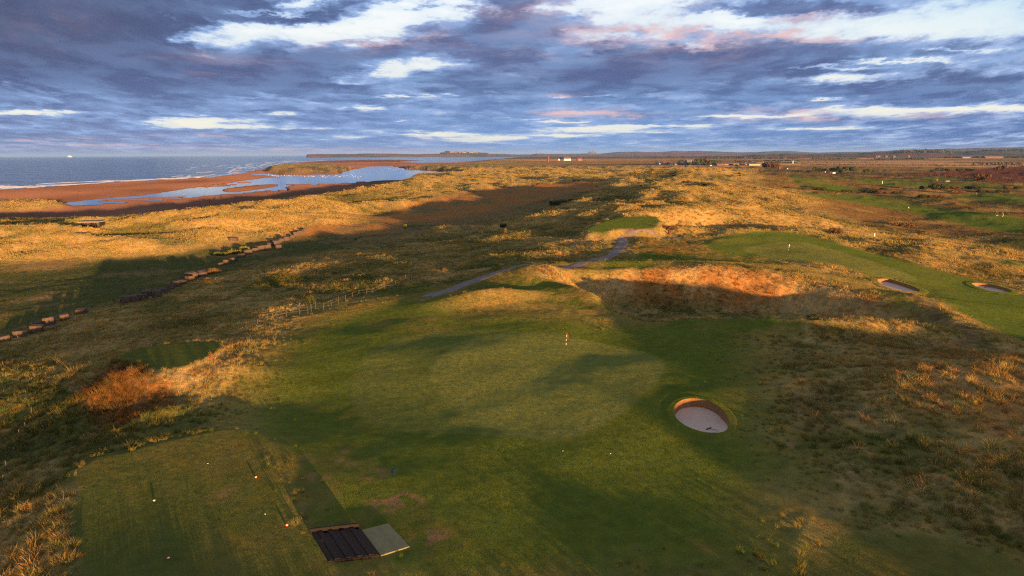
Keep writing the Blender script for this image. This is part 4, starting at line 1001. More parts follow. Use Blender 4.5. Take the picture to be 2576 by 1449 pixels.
for (cor, nm) in (([(983,1184),(995,1178),(1001,1180),(988,1187)], 'flat teal cover lying on the turf below the green'), ([(986,1191),(992,1189),(995,1191),(989,1194)], 'tiny teal cover just below the larger teal one')):
    P = quad_thing(cor); o = P.mean(0); m = MB(); V = [tuple(q - o + (0, 0, .0)) for q in P]; V += [(a, b, c + .03) for a, b, c in V]
    m.add(V, [(0, 1, 2, 3), (7, 6, 5, 4), (0, 4, 5, 1), (1, 5, 6, 2), (2, 6, 7, 3), (3, 7, 4, 0)])
    q = m.build('utility_cover', MT['teal']); q.location = tuple(o); tag(q, nm, 'cover')
    bm = bmesh.new(); bm.from_mesh(q.data); bmesh.ops.recalc_face_normals(bm, faces=bm.faces); bm.to_mesh(q.data); bm.free()

# ------------------------------------------------------------------ concrete cubes across the meadow
BL = [c5(*q) for q in [(40,612),(188,580),(345,537),(362,478),(465,462),(605,415),(765,358),(1175,258),(1245,246),(1325,228),(1375,196),(1465,202),(1518,165),(1600,135),(1643,110),(1690,88),(1775,52),(1815,30),(1885,12)]] + \
     [c1(*q) for q in [(1785,1432),(1890,1402),(2065,1312),(2130,1300),(2160,1285),(2200,1277),(2260,1242),(2320,1207),(2390,1182),(2430,1170),(2495,1157),(2515,1135),(2555,1102)]] + \
     [c2(*q) for q in [(160,1158),(190,1132),(268,1158),(240,1112),(265,1102),(290,1087),(335,1080),(395,1052),(430,1032),(460,1022),(480,1007),(512,998)]]
def cube_mesh(seed, tilt):
    g = random.Random(seed); bm = bmesh.new(); bmesh.ops.create_cube(bm, size=1.45)
    bmesh.ops.bevel(bm, geom=bm.edges[:], offset=.07, segments=2, affect='EDGES'); bmesh.ops.subdivide_edges(bm, edges=[e for e in bm.edges if e.calc_length() > .8], cuts=4, use_grid_fill=True)
    for v in bm.verts:
        v.co += Vector((g.uniform(-1, 1), g.uniform(-1, 1), g.uniform(-1, 1))) * .028
        v.co.z += .35
    me = bpy.data.meshes.new('concrete_block'); bm.to_mesh(me); bm.free(); me.materials.append(MT['conc']); return me
CM = [cube_mesh(i, 0) for i in range(4)]
look = {0: 'dark concrete cube cut by the left edge of the picture', 1: 'squat concrete cube standing alone second from the left edge', 2: 'pale sided concrete cube in front of its mossy twin', 3: 'mossy concrete cube half hidden behind a paler cube', 4: 'tall dark concrete cube on the rise above the close pair', 5: 'overgrown concrete cube sunk in the tall grass', 6: 'low concrete cube alone between two grassy gaps'}
for i, v in enumerate(BL):
    p = cast(*v); ob = bpy.data.objects.new('concrete_block', CM[i % 4]); COL.objects.link(ob)
    ob.location = (p[0], p[1], p[2] + (.05 if i % 3 else -.2)); ob.rotation_euler = (random.uniform(-.13, .13), random.uniform(-.13, .13), .6 + random.uniform(-.35, .35))
    s = (1.0 if i < 8 else 1.05) * random.uniform(.9, 1.1); ob.scale = (s * random.uniform(.9, 1.25), s, s * random.uniform(.8, 1.05))
    tag(ob, look.get(i) or '%s concrete cube along the meadow row, counted from the near end' % nth(i), 'concrete block', 'anti-tank blocks in a row across the meadow')
p = cast(*c1(2186, 1078)); ob = bpy.data.objects.new('stone_block', CM[1]); COL.objects.link(ob); ob.location = tuple(p); ob.scale = (1.6, 1, .8); tag(ob, 'lone sunlit stone block on the meadow at the foot of the dunes', 'stone block')

# ------------------------------------------------------------------ fences
def fence(name, label, posts, hs, wires=2, thick=.045, mat='wood'):
    P = [cast(*v) for v in posts]; o = P[0]
    t = thing(name, label, 'fence', tuple(o))
    tops = []
    for i, p in enumerate(P):
        h = hs * random.uniform(.85, 1.15); q = p - o; lx, ly = random.uniform(-.06, .06), random.uniform(-.06, .06)
        m = MB(); m.tube([(q[0], q[1], q[2] - .3), (q[0] + lx, q[1] + ly, q[2] + h)], [thick, thick * .85], 6); m.build('post', MT[mat], t); tops.append((q[0] + lx, q[1] + ly, q[2] + h))
    for k in range(wires):
        m = MB()
        for a, b in zip(tops[:-1], tops[1:]):
            f = .12 + .4 * k
            m.tube([(a[0], a[1], a[2] - f), ((a[0] + b[0]) / 2, (a[1] + b[1]) / 2, (a[2] + b[2]) / 2 - f - .05), (b[0], b[1], b[2] - f)], .004, 4)
        m.build('wire', MT['grey'], t)
    return t
fence('post_fence', 'line of pale weathered posts and wire along the slope left of the path', [c6(*q) for q in [(72,488),(168,432),(253,415),(340,397),(403,382),(465,375),(540,364),(572,348),(613,324),(690,327),(762,290),(828,274),(893,245),(955,219),(1018,197),(1090,190),(1150,180),(1208,152),(1262,142),(1365,112),(1412,82),(1455,62),(1500,42)]], 1.1, 2, .05)
fence('post_fence', 'long line of short posts winding down through the dunes by the right hand links', [c4(*q) for q in [(105,606),(345,692),(438,716),(545,726),(685,774),(715,788),(745,799),(768,802),(845,808),(895,828),(988,855),(1040,870),(1095,890),(1130,898),(1190,917)]], 1.2, 2, .09)
fence('post_fence', 'short line of pale posts running down to the wooden gate', [c4(*q) for q in [(1262,948),(1300,953),(1355,982),(1408,1027),(1440,1034),(1470,1044),(1505,1058),(1535,1080),(1565,1096),(1583,1110),(1610,1114),(1640,1120)]], 1.25, 2, .08)
for i, (v, L) in enumerate([((5,1226),'orange lit cane post low at the left edge'),((19,1191),'orange lit cane post just above the lowest one'),((31,1153),'leaning cane post in shaded marram at the left edge'),((50,1111),'pale topped cane post above the leaning one'),((63,1090),'short cane post with a golden tip in the shaded grass'),((81,1052),'thin lit cane post below the red brown bush')]):
    p = cast(*v); m = MB(); m.tube([(0, 0, -.2), (.03, .02, .95 + .1 * (i % 2))], .035, 6); ob = m.build('marker_post', MT['wood']); ob.location = tuple(p); ob.rotation_euler = (random.uniform(-.12, .12), random.uniform(-.15, .15), 0); tag(ob, L, 'post', 'cane posts on the left bank')
p = cast(*c4(1652, 1120)); t = thing('wooden_gate', 'weathered wooden kissing gate at the end of the post fence', 'gate', tuple(p), .5)
for s in (-1, 1):
    m = MB(); m.box((s * .8, 0, .75), (.16, .16, 1.6)); m.build('gate_post', MT['wood'], t)
for k in range(4):
    m = MB(); m.box((0, 0, .3 + .32 * k), (1.5, .05, .12)); m.build('rail', MT['wood'], t)
m = MB(); m.tube([(-.75, .03, .28), (.75, .03, 1.25)], .04, 4); m.build('brace', MT['wood'], t)

# ------------------------------------------------------------------ small furniture of the course
p = cast(*c4(287, 990)); t = thing('wooden_bench', 'red stained wooden bench facing the second green', 'bench', tuple(p), .15)
m = MB(); [m.box((0, .05 + .16 * k, .48), (1.7, .12, .05)) for k in range(3)]; m.build('seat', MT['redwood'], t)
m = MB(); [m.box((0, .5 + .03 * k, .68 + .17 * k), (1.7, .05, .13)) for k in range(3)]; m.build('backrest', MT['redwood'], t)
for x in (-.8, .8):
    for y, h in ((.02, .5), (.48, 1.1)):
        m = MB(); m.box((x, y, h / 2), (.09, .09, h)); m.build('leg', MT['redwood'], t)
    m = MB(); m.box((x, .22, .7), (.09, .55, .05)); m.build('armrest', MT['redwood'], t)
p = cast(*c3(1581, 1020)); t = thing('litter_bin', 'round rust red litter bin where the path leaves the upper tee', 'bin', tuple(p))
m = MB(); m.lathe([(.30, 0), (.33, .1), (.34, .95), (.36, 1.0), (.30, 1.0), (.28, .4)], n=16); m.build('drum', MT['rust'], t); m = MB(); m.lathe([(.37, .93), (.37, 1.0), (.33, 1.01)], n=16); m.build('rim', MT['rust'], t)
def post(v, h, mats, label, r=.06, name='marker_post'):
    p = cast(*v); t = thing(name, label, 'post', tuple(p))
    m = MB(); m.tube([(0, 0, -.2), (0, 0, h * .55)], r, 8); m.build('lower_shaft', mats[0], t)
    m = MB(); m.tube([(0, 0, h * .55), (0, 0, h)], r * .98, 8); m.build('upper_shaft', mats[1], t)
post(c4(146, 1040), 1.1, (MT['black'], MT['black']), 'short black post on the upper edge of the second green')
post(c4(1158, 1078), 1.8, (MT['rust'], MT['white']), 'white topped marker post with a rusty foot in the rough', .13)
post(c4(1235, 552), 2.6, (MT['white'], MT['white']), 'tall white marker post between the far fairways', .18)
post(c4(400, 360), 7, (MT['white'], MT['white']), 'tall white post at the edge of the pale stubble field', .9)
post(c4(1941, 526), 3, (MT['black'], MT['black']), 'dark post on the far fairway beside the dark car', .2)
p = cast(*c3(1700, 690)); t = thing('wreck', 'rusty iron wreck lying on the green saddle of the dune ridge', 'wreck', tuple(p), -.1); t.scale = (.42, .42, .42)
m = MB(); m.tube([(-5, 0, .5), (0, .3, .9), (5.5, -.2, .4)], .35, 7); m.build('beam', MT['rust'], t); m = MB(); m.box((-3.5, 0, .8), (2.4, 1.2, 1.2), .3, .8); m.build('hull', MT['rust'], t); m = MB(); m.box((2.5, .3, .5), (3, 1.4, .7), -.2, .7); m.build('plate', MT['rust'], t)

# ------------------------------------------------------------------ old gun shelter in the foredunes
pc = at_dist(218, 572, SHELTER_Y); D0 = SHELTER_Y; k = px_m(D0); wW = 53 * k; dW = 4.0; z1 = at_dist(218, 558.5, D0)[2]; z0 = at_dist(218, 574.5, D0)[2] - .4; hh = z1 - z0
t = thing('gun_shelter', 'ruined concrete shelter with a pale flat roof and black eroded walls in the dunes', 'shelter', (pc[0], D0 + 1.5, z0), .03)
m = MB(); m.box((0, dW / 2 - .5, hh - .13), (wW, dW, .26)); m.build('roof', MT['concw'], t, bevel=.04)
m = MB(); m.box((0, dW / 2 + .3, hh / 2 - .25), (wW - .5, dW - 1.2, hh - .4)); m.build('wall', MT['black'], t)
for i in range(9):
    m = MB(); u = -wW / 2 + .35 + i * (wW - .7) / 8; L = hh * random.uniform(.35, 1.0) if 0 < i < 8 else hh
    m.box((u, -.2, hh - .4 - L / 2 + .0), (random.uniform(.2, .45), .4, L)); m.build('pier', MT['dwood'] if i % 4 else MT['conc'], t)
for i in range(6):
    m = MB(); u = -wW / 2 + .9 + i * (wW - 1.6) / 5; m.box((u, -.12, hh - .62), (random.uniform(.5, 1.0), .3, random.uniform(.3, .6))); m.build('lintel', MT['conc'], t)
# ------------------------------------------------------------------ bushes and trees
def leaf_cloud(seed, n, lobes, size, flatb=.0):
    g = np.random.default_rng(seed); V = []; Fc = []
    L = [(g.uniform(-.62, .62), g.uniform(-.5, .5), g.uniform(.30, .66), g.uniform(.30, .52)) for _ in range(lobes)]
    for i in range(n):
        lx, ly, lz, lr = L[i % lobes]
        d = g.normal(size=3); d /= np.linalg.norm(d); rr = lr * (g.random() ** .33)
        c = np.array([lx, ly, lz]) + d * rr * (1, 1, .8)
        if c[2] < flatb: c[2] = flatb + abs(g.normal()) * .05
        a = g.normal(size=3); a /= np.linalg.norm(a); b = np.cross(a, d + g.normal(size=3) * .5); b /= np.linalg.norm(b) + 1e-9
        s = size * g.uniform(.6, 1.4); k = len(V)
        V += [tuple(c - a * s), tuple(c + b * s * .6), tuple(c + a * s), tuple(c - b * s * .6)]; Fc.append((k, k + 1, k + 2, k + 3))
    return V, Fc
BUSH = []
for i in range(4):
    v, f = leaf_cloud(200 + i, 1500, 8 + 2 * i, .075); BUSH.append((v, f))
def mesh_from(name, vf, mat):
    me = bpy.data.meshes.new(name); me.from_pydata(vf[0], [], vf[1]); me.materials.append(mat); return me
BM = {k: [mesh_from(k, b, MT[k]) for b in BUSH] for k in ('gorse', 'gorsey', 'bushb')}
def bush(v, w, h, kind, label, group=None, name='gorse_bush', k=None, sink=.05):
    p = cast(*v); m = px_m(p[1]); W_, H_ = w * m / 1.8, h * m / .95
    o = bpy.data.objects.new(name, BM[kind][random.randrange(4) if k is None else k]); COL.objects.link(o)
    o.location = (p[0], p[1] + W_ * .25, p[2] - H_ * sink - .05); o.scale = (W_ * .95, min(W_ * .9, max(H_ * 1.6, W_ * .55)), H_); o.rotation_euler = (0, 0, random.uniform(-.5, .5) if abs(w / h) < 2 else random.uniform(-.15, .15))
    tag(o, label, 'bush', group); return o
s3 = 1 / 2.337 / 1.59
G1 = 'gorse bushes on the dune ridge'
for i, (x, y, w, h) in enumerate([(510,752,130,58),(600,722,95,34),(660,708,60,20)]):
    bush(c3(x, y), w * s3, h * s3, 'gorse' if i != 1 else 'gorsey', ['dark gorse bush at the near end of a clump on the ridge flank', 'browner gorse bush in the middle of the clump on the ridge flank', 'small gorse bush trailing at the far end of the clump on the ridge flank'][i], G1)
RB = [(1185,530,28,18),(1245,552,34,28),(1310,575,38,16),(905,578,20,12),(1405,538,18,12),(1513,534,20,20),(1568,533,28,15),(1325,500,28,16),(1475,462,24,14),(1520,442,22,14),(1522,460,20,14),(1575,458,28,16),(1577,470,24,10),(1608,458,30,14),(1625,480,38,18),(1650,447,22,12),(1775,446,28,14),(1702,436,24,12),(1745,388,34,12),(2095,428,26,14),(2175,480,30,24),(2240,462,32,22),(2242,476,26,14),(1920,566,46,20),(30,955,62,38),(710,522,82,12),(310,572,44,14),(870,545,34,10),(930,690,40,12)]
for i, (x, y, w, h) in enumerate(RB):
    far = sorted(range(len(RB)), key=lambda j: -RB[j][1]).index(i)
    bush(c3(x, y), w * s3, h * s3, 'gorsey' if i in (0, 1, 6, 7, 20) else 'gorse', '%s scattered gorse bush on the dune ridge, counted from the upper tee toward the farm' % nth(far), G1)
bush(c3(1585, 985), 150 * s3, 50 * s3, 'bushb', 'brown trailing bush on the bank behind the upper tee', None)
bush(c2(1448, 968), 34 * s3, 46 * s3, 'gorsey', 'small yellow green bush beside the track across the meadow', None)
bush(c2(2365, 958), 66 * s3, 40 * s3, 'gorse', 'dark gorse bush on the slope right of the meadow track', None)
bush(c2(990, 1075), 26 * s3, 18 * s3, 'gorse', 'tiny dark bush alone in the middle of the meadow', None)
for i, (x, y, w, h) in enumerate([(2080,1222,150,40),(2190,1205,150,50),(2300,1180,150,50)]):
    bush(c1(x, y), w * s3, h * s3, 'gorsey', ['near', 'middle', 'far'][i] + ' low mound of yellow green gorse beside the concrete cubes', 'gorse mounds beside the concrete cubes', k=i)
bush(c6(572, 272), 132 * s3, 90 * s3, 'gorse', 'round dark bush with a reddish top just beyond the pale post fence', None)
bush(c1(2010, 1385), 150 * s3, 50 * s3, 'bushb', 'reddish brown bush between the concrete cubes', None)
G2 = 'gorse bushes on the right hand links'
LB = [(1455,955,236,48),(345,592,62,20),(650,612,140,36),(615,642,72,26),(910,630,136,30),(1105,634,150,44),(1235,640,118,36),(1275,610,112,28),(1400,648,140,32),(1445,606,32,14),(1615,598,58,30),(1790,606,190,64),(1935,602,110,40),(2050,600,75,34),(2140,604,100,42),(1960,642,190,36),(2200,634,150,32),(2370,632,160,32),(2440,594,120,24),(2540,596,120,26),(1650,680,150,34),(1780,684,140,32),(1865,690,42,12),(560,583,110,14),(268,694,42,32)]
order = sorted(range(len(LB)), key=lambda j: -LB[j][1])
for i, (x, y, w, h) in enumerate(LB):
    L = 'large low gorse bush on the golden bank beside the right hand fence' if i == 0 else '%s gorse bush of the links, counted from near bank to plough' % nth(order.index(i))
    bush(c4(x, y), w * s3, h * s3, 'gorse' if i % 3 else 'bushb', L, G2)
bush(c4(805, 1022), 130 * s3, 70 * s3, 'bushb', 'red brown leafless bush in the rough behind the second green', None, 'brown_bush')
bush(c3(2580 - 1840, 0)[0:1] + (797,) if False else c6(250 + 3000 - 3000, 0) if False else (2045, 803), 40, 15, 'gorse', 'small dark bush at the foot of the big hollow', None)
TR = []
def tree_proto(seed, mat):
    v, f = leaf_cloud(seed, 1300, 9, .10, .12); cr = mesh_from('crown', (v, f), mat)
    m = MB(); m.tube([(0, 0, -.05), (.01, 0, .2), (0, .01, .5)], [.05, .04, .02], 7)
    for a in (0.5, 2.4, 4.4): m.tube([(0, 0, .2), (.18 * math.cos(a), .18 * math.sin(a), .42)], [.022, .01], 5)
    me = bpy.data.meshes.new('trunk'); me.from_pydata(m.v, [], m.f); me.materials.append(MT['bark']); return cr, me
TP = {k: [tree_proto(300 + i + 10 * j, MT[k]) for i in range(3)] for j, k in enumerate(('leaf', 'leafb'))}
def tree(x, y, z, w, h, label, group=None, kind='leaf', name='tree'):
    t = thing(name, label, 'tree', (x, y, z), random.uniform(0, 6), group)
    cr, tk = random.choice(TP[kind])
    for nm, me in (('trunk', tk), ('crown', cr)):
        o = bpy.data.objects.new(nm, me); COL.objects.link(o); o.parent = t; o.scale = (w / 1.7, w / 1.7, h / 1.02)
    return t
s8 = 1 / 2.875 / 1.59; s7 = 1 / 3.68 / 1.59
def tree8(x, y, w, h, label, group=None, kind='leaf', cc=c8, s=s8):
    p = cast(*cc(x, y)); k = px_m(p[1]); return tree(p[0], p[1] + w * s * k * .3, p[2] - .3, w * s * k * 1.1, h * s * k * 1.15, label, group, kind)
G3 = 'trees in the row beyond the fairways'
T8 = [(50,370,40,26),(95,368,28,16),(180,362,72,56),(250,360,62,42),(307,358,46,30),(385,362,78,44),(455,362,60,54),(490,378,72,48),(525,360,66,58),(560,360,60,52),(608,362,66,54),(780,372,68,46),(935,384,34,16)]
T8L = {11: 'single round green tree standing apart from the row on the pasture', 12: 'small bush like tree alone on the pasture edge', 7: 'tree standing forward of the dense clump in the pasture row'}
for i, q in enumerate(T8):
    tree8(*q, T8L.get(i) or '%s tree of the pasture row, counted from the farm end' % nth(i), G3, 'leaf' if i != 0 else 'leafb')
G4 = 'trees on the plough edge'
for i, q in enumerate([(1530,362,42,26),(1590,358,50,34),(1640,358,60,34),(1710,358,72,30),(1825,355,56,30),(1870,355,56,28),(1950,354,60,26),(2000,354,50,24),(2290,345,70,44),(2350,340,74,46),(2090,466,112,80),(2180,466,92,72)]):
    tree8(*q, {8: 'left tree of the pair above the ploughed field', 9: 'right tree of the pair above the ploughed field', 10: 'big dark tree at the near edge of the ploughed field', 11: 'second big dark tree touching its twin by the ploughed field'}.get(i) or '%s tree of the hedge line between pasture and plough' % nth(i), G4, 'leafb' if i > 7 else 'leaf')
G5 = 'trees around the farm'
for i, q in enumerate([(800,352,60,56),(850,350,60,54),(960,372,90,50),(1010,372,90,66),(1060,368,80,80),(1105,365,90,98),(1195,360,100,96),(1150,372,90,60),(1250,365,70,60),(1300,362,90,74),(1370,360,90,66),(1640,388,48,30),(2100,410,110,80),(2170,412,130,88),(2240,412,110,70)]):
    tree8(*q, {0: 'dark tree left of the farmhouse, half behind the low stone sheds', 1: 'dark tree touching the left end of the farmhouse', 11: 'single round bush like tree in front of the long barn', 12: 'left of three merged russet trees beside the tall barn', 13: 'middle and tallest of three merged russet trees beside the tall barn', 14: 'right of three merged russet trees beside the tall barn'}.get(i) or '%s tree of the dark grove between farmhouse and barns' % nth(i - 2), G5, 'leafb' if i > 11 or i == 6 else 'leaf', c7, s7)
# hedges and far woods
def hedge(v0, v1, h, label, dep=3.0, dens=9):
    a = cast(*v0, fine=False); b = cast(*v1, fine=False); n = max(int(np.hypot(*(b - a)[:2]) / dep), 2); g = np.random.default_rng(int(abs(v0[0])))
    V = []; Fc = []
    for i in range(min(n * dens, 5000)):
        t = g.random(); c = a + (b - a) * t; hh = h * (.6 + .5 * vn(np.array([t * n * .21]), np.array([h * 3.0]), 3)[0] * 1.6)
        c = c + np.array([g.normal() * dep * .3, g.normal() * dep * .3, hh * g.random()]); s = h * .22 * g.uniform(.6, 1.4)
        u = g.normal(size=3); u /= np.linalg.norm(u); w = np.cross(u, g.normal(size=3)); w /= np.linalg.norm(w); k = len(V)
        V += [tuple(c - a - u * s), tuple(c - a + w * s), tuple(c - a + u * s), tuple(c - a - w * s)]; Fc.append((k, k + 1, k + 2, k + 3))
    me = bpy.data.meshes.new('hedge'); me.from_pydata(V, [], Fc); me.materials.append(MT['leaf']); o = bpy.data.objects.new('hedge', me); COL.objects.link(o); o.location = tuple(a); tag(o, label, 'hedge', 'field hedges')
hedge(c8(0, 282), c8(680, 290), 3.0, 'long dark hedge along the near side of the pale stubble field')
hedge(c8(690, 288), c8(1700, 298), 3.0, 'continuation of the dark field hedge beyond its gap')
hedge(c8(1750, 298), c8(2560, 296), 2.6, 'hedge above the ploughed field at the right')
hedge(c8(1980, 286), c8(2560, 292), 5, 'taller hedge behind the plough field at the far right')
hedge(c8(640, 382), c8(1500, 418), 2.0, 'low hedge between pasture and far fairway')
hedge(c8(1500, 420), c8(2560, 462), 2.0, 'low hedge along the near edge of the ploughed field')
hedge(c7(1605, 330), c7(2560, 345), 5, 'dark hedge with bushes behind the barns')
hedge(c8(0, 262), c8(900, 264), 3.5, 'hedge along the far side of the stubble field')
def wood(v0, v1, dist, top, label, name='woodland'):
    """a far wood reading as one mass"""
    g = np.random.default_rng(int(v0)); V = []; Fc = []; k_ = px_m(dist)
    W_ = abs(v1 - v0) * k_; x0 = at_dist(v0, 390, dist)[0]; n = int(min(max(W_ / 3, 60), 700)) * 6
    for i in range(n):
        x = x0 + W_ * g.random(); y = dist + W_ * .25 * g.normal() * .5; env = math.sin(math.pi * min(max((x - x0) / W_, .02), .98)) ** .35
        z = zat(x, y) if i % 6 == 0 else z
        if i % 6 == 0: zb = z; yb = y; xb = x
        hh = top * k_ * env * (.65 + .5 * vn(np.array([x / 25]), np.array([y / 25]), 2)[0])
        c = np.array([xb + g.normal() * 5, yb + g.normal() * 5, zb + hh * g.random()]); s = 4.5 * g.uniform(.6, 1.4) * dist / 3500
        u = g.normal(size=3); u /= np.linalg.norm(u); w = np.cross(u, g.normal(size=3)); w /= np.linalg.norm(w); k = len(V)
        V += [tuple(c - u * s), tuple(c + w * s), tuple(c + u * s), tuple(c - w * s)]; Fc.append((k, k + 1, k + 2, k + 3))
    me = bpy.data.meshes.new(name); me.from_pydata(V, [], Fc); me.materials.append(MT['leaf']); o = bpy.data.objects.new(name, me); COL.objects.link(o); o['kind'] = 'stuff'; tag(o, label, 'woodland')
wood(2265, 2385, 4700, 8.0, 'dark conifer wood on the rise above the fields at the right')
wood(1770, 1905, 3600, 2.2, 'long low dark plantation behind the farm')
wood(1905, 2010, 3300, 2.0, 'low dark plantation right of the barns')
wood(2395, 2576, 3300, 3.6, 'dark wood around the far blue roofed sheds')
wood(2210, 2320, 2700, 2.4, 'scattered dark trees at the foot of the rise')
wood(2040, 2160, 2900, 1.4, 'thin scattered line of trees beyond the stubble field')
wood(1935, 1985, 6500, 2.2, 'small dark wood on the far low hill')
wood(2470, 2560, 5200, 2.0, 'dark tree belt high on the far right fields')
wood(1930, 2010, 2400, 1.0, 'sparse far hedge trees beyond the barns')

# ------------------------------------------------------------------ buildings
def building(name, label, x, y, z, w, d, h, rh, rz, wall, roof, wins=(), chim=(), cat='house', door=None, roofw=None, group=None, lean=False):
    """ridge runs along local x; the front looks along local -y"""
    t = thing(name, label, cat, (x, y, z), rz, group)
    m = MB(); m.box((0, 0, h / 2 - .5), (w, d, h + 1.0))
    m.add([(-w / 2, -d / 2, h), (-w / 2, d / 2, h), (-w / 2, 0, h + rh), (w / 2, -d / 2, h), (w / 2, d / 2, h), (w / 2, 0, h + rh)], [(0, 2, 1), (3, 4, 5), (0, 3, 5, 2), (1, 2, 5, 4)])
    m.build('wall', MT[wall], t)
    m = MB(); m.gable(w, d, h + .02, h + rh + .02, .35); r = m.build('roof', MT[roof], t)
    for (ux, uz, ww, wh, side) in wins:
        m = MB()
        if side == 0: m.box((ux, -d / 2 - .03, uz), (ww, .14, wh))
        else: m.box((side * (w / 2 + .03), ux, uz), (.14, ww, wh))
        f = m.build('window', MT['wh'], t); m = MB()
        if side == 0: m.box((ux, -d / 2 - .11, uz), (ww * .8, .04, wh * .84))
        else: m.box((side * (w / 2 + .11), ux, uz), (.04, ww * .8, wh * .84))
        m.build('pane', MT['glass'], f)
    for ux in chim:
        m = MB(); m.box((ux, 0, h + rh + .6), (1.0, .9, 2.4)); m.box((ux, 0, h + rh + 1.85), (1.2, 1.1, .2)); m.build('chimney', MT['brick'], r)
    if door:
        m = MB(); m.box((door, -d / 2 - .04, 1.05), (1.1, .14, 2.1)); m.build('door', MT['dwood'], t)
    return t
def at7(x0, x1, yb, yt, dist=None):
    """ground point, width and height of something framed in a picture crop"""
    xm = (x0 + x1) / 2
    p = cast(*c7(xm, yb)) if dist is None else None
    if dist is None: dist = p[1]
    q = at_dist(*c7(xm, yb), dist); k = px_m(dist) * s7
    return q[0], dist, zat(q[0], dist), (x1 - x0) * k, (yb - yt) * k
FD = 1560.0
def base7(x0, x1, dist, zt):
    q = at_dist(*c7((x0 + x1) / 2, zt), dist); return q[0], q[2], (x1 - x0) * px_m(dist) * s7
def bld7(name, label, x0, x1, yt, dist, d, frac, rz, wall, roof, **kw):
    x, ztop, w = base7(x0, x1, dist, yt); z = zat(x, dist); H = max(ztop - z, 4.5)
    w = max((w - abs(d * math.sin(rz))) / max(abs(math.cos(rz)), .3), 4)
    return building(name, label, x, dist, z, w, d, H * frac, H * (1 - frac), rz, wall, roof, **kw)
bld7('farmhouse', 'tall stone farmhouse with white dormers and chimneys above the dark grove', 882, 1020, 290, 1600, 11, .62, .35, 'stone', 'slate', wins=[(-8,8,2.2,2.6,0),(-3,8,2.2,2.6,0),(2,8,2.2,2.6,0),(7,8,2.2,2.6,0),(-6,3,1.6,2,0),(5,3,1.6,2,0),(0,6,1.2,1.6,1)], chim=(-9,0,9))
bld7('bungalow', 'dark roofed bungalow with a cream gable left of the white windowed hall', 440, 538, 322, 1720, 10, .5, .5, 'render', 'slate', wins=[(-4,1.8,1.6,1.4,0),(2,1.8,1.6,1.4,0),(0,2,1.4,1.4,1)], chim=(3,))
bld7('club_house', 'low clubhouse with a row of big white windows and a red roof', 556, 660, 312, 1640, 12, .45, .05, 'brick', 'tile', wins=[(-9,2,3.6,3,0),(-4,2,3.6,3,0),(2,2,3.6,3,0),(7,2,3.6,3,0)], cat='clubhouse')
bld7('stone_outbuilding', 'low stone shed at the left foot of the grove', 720, 800, 332, 1590, 9, .55, .1, 'stone', 'slate', cat='outbuilding', door=2)
bld7('stone_outbuilding', 'stone shed nearer the farmhouse, with a grey roof', 805, 885, 326, 1585, 9, .55, .15, 'stone', 'slate', cat='outbuilding', door=-2)
bld7('barn', 'dark slate barn with an orange gable end at the left of the steading', 1300, 1520, 336, 1530, 16, .5, .45, 'stone', 'slate', wins=[(0,2,3,3,1)], cat='barn')
bld7('barn', 'low lean barn in front of the dark slate barn', 1320, 1470, 358, 1505, 10, .55, .3, 'brick', 'slate', cat='barn')
bld7('barn', 'very long low barn in the middle of the steading', 1500, 1890, 342, 1575, 18, .55, .04, 'stone', 'shed', wins=[(10,2.5,5,4,0)], cat='barn', door=-12)
bld7('barn', 'broad barn with a pale sunlit front wall at the front of the steading', 1812, 1972, 362, 1490, 16, .62, -.02, 'render', 'shed', cat='barn')
bld7('barn', 'small stone barn between the long barn and the pale fronted one', 1690, 1800, 352, 1530, 10, .6, .1, 'stone', 'tile', cat='barn')
bld7('barn', 'tall grey roofed barn with a slatted gable beside the russet trees', 1912, 2066, 324, 1560, 20, .55, .75, 'render', 'shed', wins=[(-4,4,2.4,6,1),(0,4,2.4,6,1),(4,4,2.4,6,1)], cat='barn')
x, y, z, w, h = at7(2258, 2286, 420, 394); building('field_shed', 'small red brown field shed right of the russet trees', x, y, z, w, w * .9, h * .75, h * .3, .3, 'brick', 'tile', cat='shed', door=.3)
x, y, z, w, h = at7(2535, 2560, 470, 450); o = bpy.data.objects.new('stone_block', CM[2]); COL.objects.link(o); o.location = (x, y, z); o.scale = (w / 1.5,) * 3; tag(o, 'big sunlit cube shaped block on the far pasture edge', 'stone block')
s6 = 1 / 3.68 / 1.59
def c6b(cx, cy): return ((1700 + cx / 3.68) / 1.59, (560 + cy / 3.68) / 1.59)
def bld6(name, label, x0, x1, yt, yb, dist, d, frac, rz, wall, roof, **kw):
    q = at_dist(*c6b((x0 + x1) / 2, yt), dist); k = px_m(dist) * s6; z = max(zat(q[0], dist), q[2] - (yb - yt) * k); H = (yb - yt) * k
    return building(name, label, q[0], dist, z, (x1 - x0) * k, d, H * frac, H * (1 - frac), rz, wall, roof, **kw)
CD = 2350
bld6('coastguard_house', 'bright white house with a stepped roof at the end of the dunes', 2046, 2140, 248, 297, CD, 14, .45, .12, 'wh', 'slate', wins=[(-4,4,1.6,2,0),(0,4,1.6,2,0),(4,4,1.6,2,0)], chim=(-5,4))
bld6('cottage', 'small white cottage with a dark roof left of the white house', 1950, 2024, 264, 293, CD + 20, 9, .45, .5, 'wh', 'slate', wins=[(0,2.2,1.4,1.4,0)], chim=(2,))
bld6('brick_cottage', 'brown brick cottage right of the white house by the bay', 2238, 2310, 262, 304, CD - 30, 10, .55, .2, 'brick', 'tile', wins=[(-3,3,1.6,1.8,0),(3,3,1.6,1.8,0)], chim=(4,))
q = at_dist(*c6b(1810, 278), CD); t = thing('watch_tower', 'square brown stone watch tower standing alone by the bay', 'tower', (q[0], CD, zat(q[0], CD)), .4)
H = at_dist(*c6b(1810, 240), CD)[2] - zat(q[0], CD); W_ = 22 * px_m(CD) * s6
